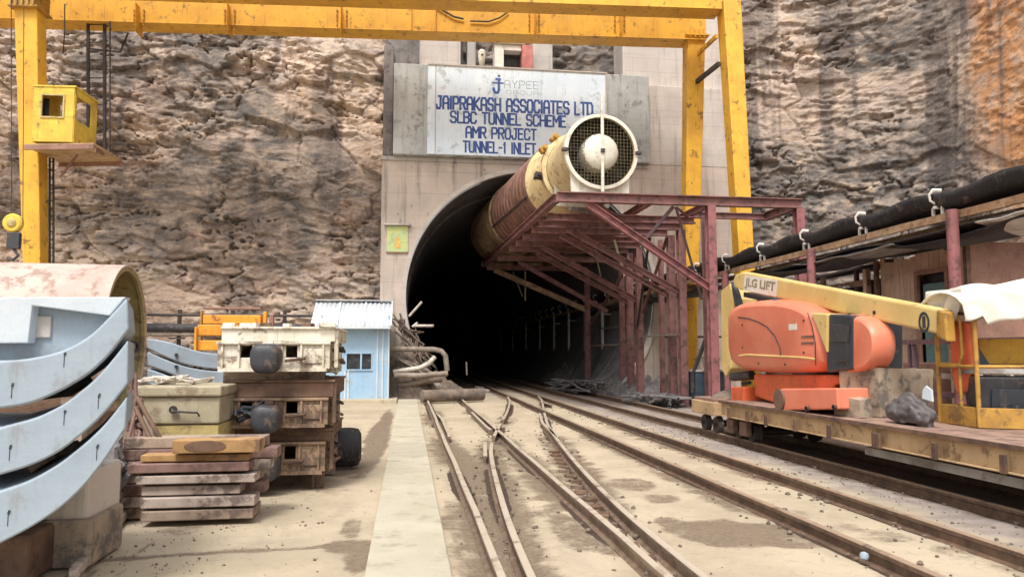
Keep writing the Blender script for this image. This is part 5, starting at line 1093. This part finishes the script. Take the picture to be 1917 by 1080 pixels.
b = MB(); b.prism(yz([(1368, 724), (1392, 724), (1392, 752), (1368, 752)], 6.35), (1.4, 0, 0)); b.build('rear_axle', 'lift_orange_deep', BLF, bevel=.02); b = MB(); b.prism(yz([(1394, 724), (1408, 724), (1408, 748), (1394, 748)], 6.6), (1.1, 0, 0)); b.build('rear_axle', 'lift_orange_deep', BLF, bevel=.02)
b = MB(); b.tube([PX(1372, 705, 6.5), PX(1408, 702, 6.6)], .09, 12); b.tube([PX(1390, 718, 6.6), PX(1404, 716, 6.6)], .035, 8); b.build('hydraulic_unit', 'buffer_grey', BLF, smooth=True)
# mast and boom
b = MB(); b.prism(yz([(1349, 545), (1366, 530), (1372, 560), (1368, 690), (1358, 706), (1350, 690)], 6.75), (.55, 0, 0)); b.build('riser', 'boom_yellow', BLF, bevel=.03)
b = MB(); b.prism(yz([(1368, 528), (1376, 545), (1384, 572), (1376, 574)], 6.72), (.1, 0, 0)); b.build('link', 'lift_black', BLF)
BM = 6.66
b = MB(); b.prism(yz([(1372, 524), (1376, 514), (1390, 509), (1760, 578), (1757, 626), (1386, 543), (1374, 538)], BM), (.18, 0, 0)); bo = b.build('boom', 'boom_yellow', BLF, bevel=.035)
def onboom(x0, x1, yt0, yb0): return PX(x0, yb0, BM-.004), PX(x1, yb0, BM-.004), PX(x0, yt0, BM-.004)
o_ = PX(1394, 541, BM-.006); rv = PX(1450, 551.5, BM-.006)-o_; uv = PX(1396, 517, BM-.006)-o_
b = MB(); b.prism([o_-rv*.04-uv*.12, o_+rv*1.05-uv*.12, o_+rv*1.05+uv*1.06, o_-rv*.04+uv*1.06], (.004, 0, 0)); b.build('name_plate', 'cloth_white', bo)
text('JLG LIFT', 'lettering', 0, 1, .05, .9, 0, 'letter_grey', bo, .03, .004, (o_+Vector((-.001, 0, 0)), rv, uv, Vector((-1, 0, 0))))
q = PX(1730, 603, BM-.004); b = MB(); b.loft([[q+Vector((dx, -.10*s_*math.cos(t), .135*s_*math.sin(t))) for t in np.linspace(0, 2*math.pi, 28, endpoint=False)] for dx, s_ in ((0, 1), (-.008, 1), (-.008, .74), (0, .74))], False); b.build('badge_ring', 'lift_black', bo)
b = MB(); b.box(q+Vector((-.004, 0, 0)), (.01, .05, .15)); b.build('badge_mark', 'lift_black', bo); q = PX(1637, 585, BM-.002); b = MB(); b.lathe([(0, .012), (.03, .012), (.03, 0)], q, (-1, 0, 0), 10); b.build('pin', 'dark_metal', bo)
b = MB(); b.prism(yz([(1392, 547), (1440, 560), (1500, 574), (1500, 578), (1440, 566), (1392, 556)], BM+.1), (.2, 0, 0)); b.build('cable_tray', 'lift_black', BLF)
b = MB(); b.prism(yz([(1752, 580), (1768, 584), (1772, 640), (1752, 630)], BM-.02), (.14, 0, 0)); b.build('boom_nose', 'basket_yellow', BLF, bevel=.02)
b = MB(); b.prism(yz([(1776, 600), (1812, 604), (1818, 690), (1806, 735), (1790, 738), (1780, 700)], 6.95), (.14, 0, 0)); b.build('jib_arm', 'lift_orange_deep', BLF, bevel=.03)
# basket
C0 = Vector((6.86, 8.28, FZ1+.02)); dl = Vector((.06, .75, 0)); df = Vector((1.95, -1.0, 0)); HB = PY(1832, 582, 8.28).z-C0.z
def bk(i, j, z): return C0+df*i+dl*j+Z*z
def part(name, mat, fn, parent=None, bevel=.004, smooth=False): m = MB(); fn(m); return m.build(name, mat, parent or BLF, bevel=bevel, smooth=smooth)
part('basket_floor', 'basket_yellow', lambda m: m.hexa([bk(0, 0, 0), bk(1, 0, 0), bk(1, 1, 0), bk(0, 1, 0), bk(0, 0, .04), bk(1, 0, .04), bk(1, 1, .04), bk(0, 1, .04)]))
th = .24
for p0, p1 in ((bk(0, 0, .12), bk(1, 0, .12)), (bk(0, .06, .12), bk(0, 1, .12)), (bk(.02, 1, .12), bk(1, 1, .12))): part('toe_board', 'basket_yellow', lambda m: m.bar(p0, p1, .03, th))
for i, j in ((0, 0), (.295, 0), (.62, 0), (1, 0), (0, 1), (.5, 1), (1, 1)): part('basket_post', 'basket_yellow', lambda m: m.tube([bk(i, j, .0), bk(i, j, HB)], .028, 10), smooth=True)
for z in (HB*.52, HB):
    for p0, p1 in ((bk(0, 0, z), bk(1, 0, z)), (bk(0, 1, z), bk(1, 1, z)), (bk(0, 0, z), bk(0, 1, z))):
        if z == HB and p1 == bk(0, 1, z): continue
        part('basket_rail', 'basket_yellow' if z < HB else 'bogie_brown', lambda m: m.tube([p0, p1], .023, 10), smooth=True)
part('basket_gate', 'basket_yellow', lambda m: m.tube([bk(0, .95, HB*.54), bk(0, .95, HB*.95), bk(0, .86, HB*1.02), bk(0, .5, HB*1.0), bk(0, .36, HB*.92), bk(0, .34, HB*.62), bk(0, .44, HB*.53), bk(0, .95, HB*.54)], .02, 8), smooth=True)
part('gate_bar', 'basket_yellow', lambda m: m.tube([bk(0, .42, .2), bk(0, .42, HB*.54)], .02, 8), smooth=True)
part('console', 'buffer_grey', lambda m: m.hexa([bk(.06, .25, .18), bk(.60, .25, .18), bk(.60, .6, .18), bk(.06, .6, .18), bk(.04, .2, .62), bk(.62, .2, .62), bk(.62, .6, .62), bk(.04, .6, .62)]), bevel=.03)
part('console_lid', 'sheet_pale', lambda m: m.hexa([bk(.02, .16, .64), bk(.64, .16, .64), bk(.64, .62, .64), bk(.02, .62, .64), bk(.04, .22, .72), bk(.62, .22, .72), bk(.62, .62, .74), bk(.04, .62, .74)]), bevel=.02)
part('console_panel', 'lift_black', lambda m: m.hexa([bk(.1, .19, .2), bk(.56, .19, .2), bk(.56, .2, .2), bk(.1, .2, .2), bk(.1, .15, .46), bk(.56, .15, .46), bk(.56, .16, .46), bk(.1, .16, .46)]))
for i in (.2, .42): part('knob', 'lift_black', lambda m: m.lathe([(0, -.05), (.035, -.05), (.04, 0), (.03, .03)], bk(i, .12, .24), (0, 1, 0), 12), smooth=True)
part('panel_board', 'ply_yellow', lambda m: m.hexa([bk(.16, .70, .76), bk(.5, .70, .76), bk(.5, .74, .76), bk(.16, .74, .76), bk(.16, .70, 1.08), bk(.5, .70, 1.08), bk(.5, .74, 1.08), bk(.16, .74, 1.08)]))
part('panel_edge', 'drum_blue', lambda m: m.hexa([bk(.03, .64, .74), bk(.2, .64, .74), bk(.2, .68, .74), bk(.03, .68, .74), bk(.03, .64, 1.15), bk(.1, .64, 1.18), bk(.1, .68, 1.18), bk(.03, .68, 1.15)]))
# cloth thrown over the basket
us = np.linspace(-.075, 1.25, 60); zt = PY(1850, 528, 8.3).z-C0.z
secs = []
for u in us:
    fall = max(0, .16-u)*1.15+ .02
    s = .5+.5*sstep(np.array(u), -.08, .1); zz_ = zt-(1-s)*.35-.04*math.sin(u*9)
    fr_ = .33+.05*math.sin(u*17)+.03*math.sin(u*31+1); fr_ = fr_ if u > .03 else .25
    row = []
    for t in np.linspace(0, 1, 26):
        if t < .36: k = t/.36; j = -.10-.05*(1-k)+.02*math.sin(u*40+k*3); z = zz_-.10-(1-k)*fr_
        elif t < .72: k = (t-.36)/.36; j = -.10+k*1.28; z = zz_-.10+.13*math.sin(math.pi*min(1, k*1.1))**.6+.02*math.sin(u*14+k*5)
        else: k = (t-.72)/.28; j = 1.18+.05*k; z = zz_-.10-k*.3
        n_ = .035*(float(fbm(u*5, t*4, 0, 3, 3))-.45); row.append(bk(u+n_*.3, j+n_, z+n_*1.4))
    secs.append(row)
b = MB(); b.loft(secs, False, False)
CL = thing('cloth_cover', bk(.5, .5, 1.2), 'dirty white cloth thrown over the top of the lift basket', 'cloth cover')
o = b.build('sheet', 'cloth_white', CL, smooth=70); sd = o.modifiers.new('solid', 'SOLIDIFY'); sd.thickness = .012
b = MB(); rows = []
for t in np.linspace(0, 1, 12):
    rows.append([bk(-.03-.02*math.sin(k*9+t*4), 1.08-.35*t*.8-(1.0-t*.62)*k+.02, zt-.06-.58*t*(.35+.65*math.sin(math.pi*(.25+.55*k)))) for k in np.linspace(0, 1, 14)])
b.loft(rows, False, False); o = b.build('hanging_flap', 'cloth_white', CL, smooth=70); sd = o.modifiers.new('solid', 'SOLIDIFY'); sd.thickness = .012

# stone block and sack on the wagon deck
def rough_block(name, pts8, mat, label, amp=.02, cuts=14, seed=1):
    bm = bmesh.new(); vs = [bm.verts.new(p) for p in pts8]
    for f in [(0, 3, 2, 1), (4, 5, 6, 7), (0, 1, 5, 4), (1, 2, 6, 5), (2, 3, 7, 6), (3, 0, 4, 7)]: bm.faces.new([vs[i] for i in f])
    bmesh.ops.recalc_face_normals(bm, faces=bm.faces); bmesh.ops.subdivide_edges(bm, edges=bm.edges, cuts=cuts, use_grid_fill=True); bm.normal_update()
    co = np.array([v.co for v in bm.verts]); n = fbm(co[:, 0]*5, co[:, 1]*5, co[:, 2]*5, seed, 4)-.47
    for v, q in zip(bm.verts, n): v.co += v.normal*float(q)*amp*4
    c = Vector((co[:, 0].mean(), co[:, 1].mean(), co[:, 2].min())); bmesh.ops.translate(bm, vec=-c, verts=bm.verts)
    me = bpy.data.meshes.new(name); bm.to_mesh(me); bm.free(); me.materials.append(MAT[mat]); me.shade_smooth(); me.set_sharp_from_angle(angle=R(50))
    o = bpy.data.objects.new(name, me); COL.objects.link(o); o.location = c; OFF[o.name] = c; return tag(o, label, 'concrete block')
a, c = PX(1578, 765, 6.45), PX(1742, 780, 6.6); dz = PX(1580, 690, 6.45).z
zb_ = FZ1+.02
rough_block('concrete_block', [(6.42, a.y, zb_), (6.55, 9.75, zb_), (7.5, 9.9, zb_), (7.4, a.y, zb_), (6.42, a.y, dz), (6.55, 9.75, dz+.02), (7.5, 9.9, dz), (7.4, a.y, dz)], 'stone_block', 'rough brown concrete block on the wagon deck in front of the boom lift', .016, 16, 4)
a = PX(1555, 760, 6.3); rough_block('concrete_block', [(6.2, a.y-.25, zb_), (6.22, a.y-.85, zb_), (6.4, a.y-.85, zb_), (6.4, a.y-.25, zb_), (6.2, a.y-.25, zb_+.27), (6.22, a.y-.85, zb_+.25), (6.4, a.y-.85, zb_+.27), (6.4, a.y-.25, zb_+.28)], 'stone_block', 'low grey concrete lump between the orange axle box and the brown block', .02, 10, 9)
bm = bmesh.new(); bmesh.ops.create_icosphere(bm, subdivisions=5, radius=1); q = PX(1704, 745, 6.36)
for v in bm.verts:
    co = v.co.copy(); n_ = float(fbm(co.x*1.6+3, co.y*1.6, co.z*1.6, 2, 4))-.47; v.co = Vector((co.x*.15, co.y*.34, max(co.z, -.55)*.25))*(1+n_*1.3)
me = bpy.data.meshes.new('sack'); bm.to_mesh(me); bm.free(); me.materials.append(MAT['sack_black']); me.shade_smooth()
SK = thing('sack', (6.36, q.y, FZ1+.16), 'lumpy dark grey sack with a white label lying against the concrete block', 'sack')
o = bpy.data.objects.new('bag', me); COL.objects.link(o); o.parent = SK; OFF[o.name] = OFF['sack']
b = MB(); q2 = PX(1733, 738, 6.12); b.prism([q2+Vector((0, .07, -.05)), q2+Vector((.02, -.08, -.08)), q2+Vector((.03, -.06, .05)), q2+Vector((.02, .02, .10)), q2+Vector((.01, .065, .05))], (.02, 0, 0)); b.build('label', 'precast_white', SK)

# ------------------------------------------------------------------ hut, racks and sheets under the conveyor
HT = thing('plank_hut', (12.3, 16, 0), 'shabby plank hut with a teal door behind the red conveyor post', 'hut')
hx = 12.; y0h, y1h = PX(1815, 520, hx).y, PX(1648, 520, hx).y; ydr0, ydr1 = PX(1772, 560, hx).y, PX(1722, 560, hx).y
b = MB(); y = y0h; zd = PX(1745, 512, hx).z; k = 0
while y < y1h:
    w = random.uniform(.15, .24); y2 = min(y+w, y1h)
    if not (ydr0-.05 < y+w/2 < ydr1+.05): b.span(hx+random.uniform(-.012, .012), hx+.04, y, y2-.008, 0, 4.05+random.uniform(-.1, .1))
    else: b.span(hx+random.uniform(-.012, .012), hx+.04, y, y2-.008, zd+.08, 4.05)
    y = y2
b.build('plank_wall', 'hut_plank', HT)
b = MB(); b.span(hx+.05, hx+2, y0h, y0h+.05, 0, 4.1); b.span(hx+.05, hx+2, y1h-.05, y1h, 0, 4.1); b.span(hx+1.95, hx+2, y0h+.06, y1h-.06, 0, 4.1); b.build('wall', 'hut_brown', HT)
b = MB(); b.span(hx-.05, hx+.03, ydr0-.12, ydr0-.02, 0, zd+.1); b.span(hx-.05, hx+.03, ydr1+.02, ydr1+.12, 0, zd+.1); b.span(hx-.05, hx+.03, ydr0-.02, ydr1+.02, zd, zd+.1); b.build('door_frame', 'hut_brown', HT)
b = MB(); b.span(hx+.06, hx+.1, ydr0, ydr1-.05, 0, zd-.22); d_ = b.build('door', 'door_teal', HT); b = MB(); b.span(hx+.03, hx+.059, ydr1-.32, ydr1-.14, zd-1.0, zd-.5); b.build('pane', 'window_dark', d_)
b = MB(); b.span(hx+.2, hx+.25, ydr0-.1, ydr1+.1, zd-.3, zd); b.build('lintel', 'window_dark', HT)
b = MB(); b.hexa([(hx-.5, y0h-.6, 4.05), (hx+2.2, y0h-.6, 4.4), (hx+2.2, y1h+.4, 4.4), (hx-.5, y1h+.4, 4.05), (hx-.5, y0h-.6, 4.1), (hx+2.2, y0h-.6, 4.45), (hx+2.2, y1h+.4, 4.45), (hx-.5, y1h+.4, 4.1)]); b.build('roof', 'sheet_pale', HT)
for yy in (y0h-.02, y1h+.06): b = MB(); b.bar((hx-.06, yy, 0), (hx-.06, yy, 4.05), .1, .1, (0, 1, 0)); b.build('corner_post', 'bogie_brown', HT)
# dark open lean-to beyond it
LT = thing('lean_to', (12.6, 20.4, 0), 'dark open lean-to with rough posts beyond the plank hut', 'lean-to')
ya, yb = y1h+.5, y1h+5.2
b = MB(); b.span(13.9, 13.95, ya, yb, 0, 3.9); b.span(12.3, 13.89, yb-.05, yb, 0, 3.6); b.build('back_wall', 'tarp_dark', LT)
b = MB(); b.hexa([(11.7, ya-.2, 3.9), (14.2, ya-.2, 4.2), (14.2, yb+.2, 4.2), (11.7, yb+.2, 3.75), (11.7, ya-.2, 3.96), (14.2, ya-.2, 4.26), (14.2, yb+.2, 4.26), (11.7, yb+.2, 3.81)]); b.build('roof', 'tarp_dark', LT)
for yy, w in ((ya+.1, .14), (ya+.55, .1), (ya+2.2, .12), (yb-.2, .12)): b = MB(); b.bar((12, yy, 0), (12.02, yy, 3.9), w, w, (0, 1, 0)); b.build('post', 'hut_plank' if w > .11 else 'purple_steel', LT)
b = MB(); b.bar((12, ya, 3.55), (12, yb, 3.5), .1, .16); b.bar((12.02, ya+.5, 2.4), (12.02, ya+2.2, 2.5), .06, .5); b.build('cross_plank', 'hut_brown', LT)
tangle('cable_loops', [Vector((11.9, ya+.6, 3.4)), Vector((11.9, ya+2.2, 3.2)), Vector((11.9, yb-.3, 3.4))], 40, .03, 'sheet_pale', 'loops of pale cable hanging under the lean-to roof', (.12, .5, .22), 31)
tangle('scrap_pile', [Vector((12.3, ya+.4, .4)), Vector((12.4, yb-.4, .9))], 60, .06, 'rubble_grey', 'pile of grey scrap inside the dark lean-to', (.4, .8, .5), 33)
# tarpaulins and sheets slung under the conveyor
def sheet(name, P, mat, label, cat, th=.012, sag=.12, group=None, seed=0):
    n, m = 26, 12; A_, B_, C_, D_ = [Vector(p) for p in P]; b = MB(); rows = []
    for i in range(n):
        s_ = i/(n-1); row = []
        for j in range(m):
            t = j/(m-1); p = A_.lerp(B_, s_).lerp(D_.lerp(C_, s_), t); p = p-Z*sag*math.sin(math.pi*s_*2 % math.pi)*math.sin(math.pi*(.15+.7*t))+Z*.10*(float(fbm(p.x*1.3, p.y*1.3, seed, 7, 3))-.45); row.append(p)
        rows.append(row)
    b.loft(rows, False, False); o = b.build(name, mat, smooth=70); sd = o.modifiers.new('s', 'SOLIDIFY'); sd.thickness = th; return tag(o, label, cat, group)
sheet('tarpaulin', [(CXM-.55, 9.5, 3.98), (CXM-.55, 21.5, 3.95), (11.1, 22.5, 3.98), (11.2, 9.5, 4.1)], 'tarp_dark', 'long black tarpaulin hung below the conveyor over the hut roof', 'tarpaulin', sag=.14)
sheet('roof_sheet', [(CXM-.62, 13.6, 3.86), (CXM-.62, 17.5, 3.88), (CXM+.3, 17.2, 3.86), (CXM+.3, 13.9, 3.84)], 'sheet_pale', 'pale dented metal sheet under the conveyor rail above the plank hut', 'metal sheet', sag=.05, group='metal sheets under the conveyor', seed=3)
sheet('roof_sheet', [(CXM-.6, 9.6, 3.98), (CXM-.6, 11.4, 3.92), (CXM+.9, 11.6, 3.6), (CXM+.9, 9.4, 3.7)], 'conveyor_white', 'white metal sheet under the conveyor rail right of the red post', 'metal sheet', sag=.05, group='metal sheets under the conveyor', seed=5)
# purple steel rack behind the lift
RK = thing('steel_rack', (9.4, 14.2, 0), 'low purple steel rack with two rails between the boom lift and the hut', 'rack')
for y in (11.4, 13.2, 15.0, 17.2): b = MB(); b.ibeam((9.6, y, 0), (9.6, y, 1.95), .13, .13, .02, (0, 1, 0)); b.build('post', 'purple_steel', RK)
for z in (.95, 1.28, 1.9): b = MB(); b.bar((9.58, 10.2, z), (9.58, 17.3, z), .07, .09); b.build('rail', 'purple_steel' if z != 1.28 else 'pipe_dusty', RK)
b = MB(); b.bar((9.52, 12.0, 1.9), (9.52, 11.1, 1.0), .05); b.build('brace', 'pipe_pale', RK); b = MB(); b.bar((9.52, 11.6, 1.95), (9.52, 10.6, 1.2), .05); b.build('brace', 'pipe_pale', RK)
b = MB(); b.span(10.2, 11.2, 10.6, 13.0, 0, 1.75); tag(b.build('storage_bin', 'crate_steel', bevel=.03), 'dirty tan steel bin behind the purple rack', 'bin')
for i, (y, h) in enumerate(((14.0, 1.5), (15.6, 1.2))): b = MB(); b.span(10.3, 11.3, y-.6, y+.5, 0, h); tag(b.build('storage_bin', 'hut_brown', bevel=.03), ['brown steel bin beside the tan one behind the rack', 'lower brown steel bin at the far end behind the rack'][i], 'bin')
# net-covered rock spur at the right edge, blue tank and machinery near the columns
heap('rock_spur', 17.2, 15.0, 3.4, 4.5, 5.6, 'rubble_grey', 'grey net-covered rock spur at the foot of the right cliff', 17, .25, 'rock', 'structure', 80)
TK = thing('steel_tank', (9.9, 21.6, 0), 'dark blue steel tank with hoses on top behind the red columns', 'tank')
a, c = PY(1302, 736, 22.6), PY(1345, 696, 22.6); b = MB(); b.span(a.x, c.x+.3, 22.6, 23.6, 0, c.z); b.build('body', 'drum_blue', TK, bevel=.04)
b = MB(); b.span(a.x-.03, c.x+.33, 22.57, 23.63, c.z+.002, c.z+.06); b.build('lid', 'pipe_pale', TK, bevel=.01)
b = MB(); q = PY(1322, 690, 22.9); b.tube([q, q+Vector((-.1, 0, .35)), q+Vector((.15, 0, .45)), q+Vector((.3, 0, .15)), q+Vector((.42, 0, .3))], .07, 10); b.build('hose', 'pipe_pale', TK, smooth=True)
b = MB(); q = PY(1295, 700, 22.7); b.tube([PY(1297, 735, 22.5), PY(1297, 700, 22.6), PY(1312, 660, 22.7), PY(1324, 624, 22.8)], .06, 8); b.build('hose', 'black_rubber', TK, smooth=True)
heap('rubble', 9.5, 31, 1.6, 6., .7, 'rubble_grey', 'grey rubble strewn around the feet of the red columns', 25, .6)
heap('rubble', 9.3, 42, 1.5, 5., .9, 'rubble_grey', 'dark rubble along the tunnel wall under the conveyor', 27, .6)
tangle('scrap_heap', [PZ(1035, 722, .2), PZ(1120, 724, .4)], 70, .035, 'rubble_grey', 'grey scrap heap beside the rails at the right of the tunnel mouth', (.6, .5, .3), 41)
tangle('scrap_heap', [PZ(1190, 742, .2), PZ(1270, 752, .2)], 60, .045, 'rubble_grey', 'grey scrap between the feet of the red columns', (.6, .5, .16), 43)
b = MB(); q = PZ(1235, 742, .2); b.box((9.9, 27, .45), (.7, .7, .9)); tag(b.build('steel_drum_box', 'sheet_pale', bevel=.04), 'grey steel box standing behind the red columns', 'steel box')
# pipe run along the wing wall
b = MB(); b.tube([(10.4, 29.6, 2.35), (14.6, 29.4, 2.35)], .05, 10); tag(b.build('service_pipe', 'dark_metal', smooth=True), 'thin dark pipe across the pale wing wall behind the red columns', 'pipe')
for i, (x0, z0, x1, z1) in enumerate([(10.6, 5.35, 13.6, 5.3), (10.6, 4.95, 13.6, 4.9), (10.6, 4.5, 13.6, 4.4)]):
    b = MB(); b.tube([(x0, 29.5, z0), (x1, 29.5, z1)], .09, 10); tag(b.build('service_pipe', 'tarp_dark' if i != 1 else 'pipe_pale', smooth=True), ['upper dark pipe of three level pipes on the wing wall behind the platform', 'pale middle pipe of three level pipes on the wing wall', 'lowest dark pipe of three level pipes on the wing wall'][i], 'pipe', 'level pipes on the wing wall')
# ------------------------------------------------------------------ loose stones along the rails
def stones():
    b = MB(); rg_ = np.random.default_rng(5)
    def stone(x, y, r):
        n = 6; P = []
        for z, k in ((-.25, .8), (.25, 1.), (.7, .55)):
            for j in range(n): a_ = 2*math.pi*j/n+rg_.uniform(-.25, .25); P.append(Vector((x+math.cos(a_)*r*k*rg_.uniform(.7, 1.2), y+math.sin(a_)*r*k*rg_.uniform(.7, 1.2), r*z*rg_.uniform(.7, 1.2)-.01)))
        F = [tuple(range(12, 18)), tuple(range(5, -1, -1))]
        for q in (0, 6): F += [(q+j, q+(j+1) % 6, q+6+(j+1) % 6, q+6+j) for j in range(6)]
        b.add(P, F)
    lines = [(R1X, 4, 26, 60), (R2X, 4, 26, 60), (R5X, 4, 26, 150), (R6X, 4, 26, 260), (R7X, 4, 20, 160)]
    for x, y0, y1, n in lines:
        for _ in range(n):
            y = y0+(y1-y0)*rg_.random()**1.6; stone(x+rg_.choice([-1, 1])*rg_.uniform(.07, .34)*(1 if rg_.random() < .8 else 1.6), y, rg_.choice([.012, .018, .025, .035], p=[.4, .35, .18, .07]))
    for pts in (R3P, R4P):
        for _ in range(90):
            y = rg_.uniform(4.5, 20); x = np.interp(y, [p[1] for p in pts], [p[0] for p in pts]); stone(x+rg_.choice([-1, 1])*rg_.uniform(.07, .3), y, rg_.choice([.012, .02, .03]))
    for _ in range(260): stone(rg_.uniform(5.2, 6.1), rg_.uniform(6, 20), rg_.choice([.008, .014, .022], p=[.5, .35, .15]))
    for _ in range(130): stone(rg_.normal(-2.1, .45), rg_.uniform(5.8, 8.4), rg_.choice([.005, .008, .014], p=[.5, .35, .15]))
    for _ in range(300): stone(rg_.uniform(.4, 5), rg_.uniform(5, 22), rg_.choice([.005, .008, .013], p=[.5, .35, .15]))
    for _ in range(160): stone(rg_.uniform(-2.8, -.4), rg_.uniform(5.5, 20), rg_.choice([.006, .01, .016], p=[.5, .35, .15]))
    o = b.build('gravel', 'rubble'); tag(o, 'loose stones scattered along the rails', 'gravel', None, 'stuff')
stones()
b = MB(); b.lathe([(0, -.035), (.03, -.025), (.038, 0), (.03, .025), (0, .035)], PZ(1618, 1040, .05), (.3, .2, 1), 14); tag(b.build('crumpled_cup', 'precast', smooth=True), 'small pale blue crumpled cup lying by the rail', 'litter')
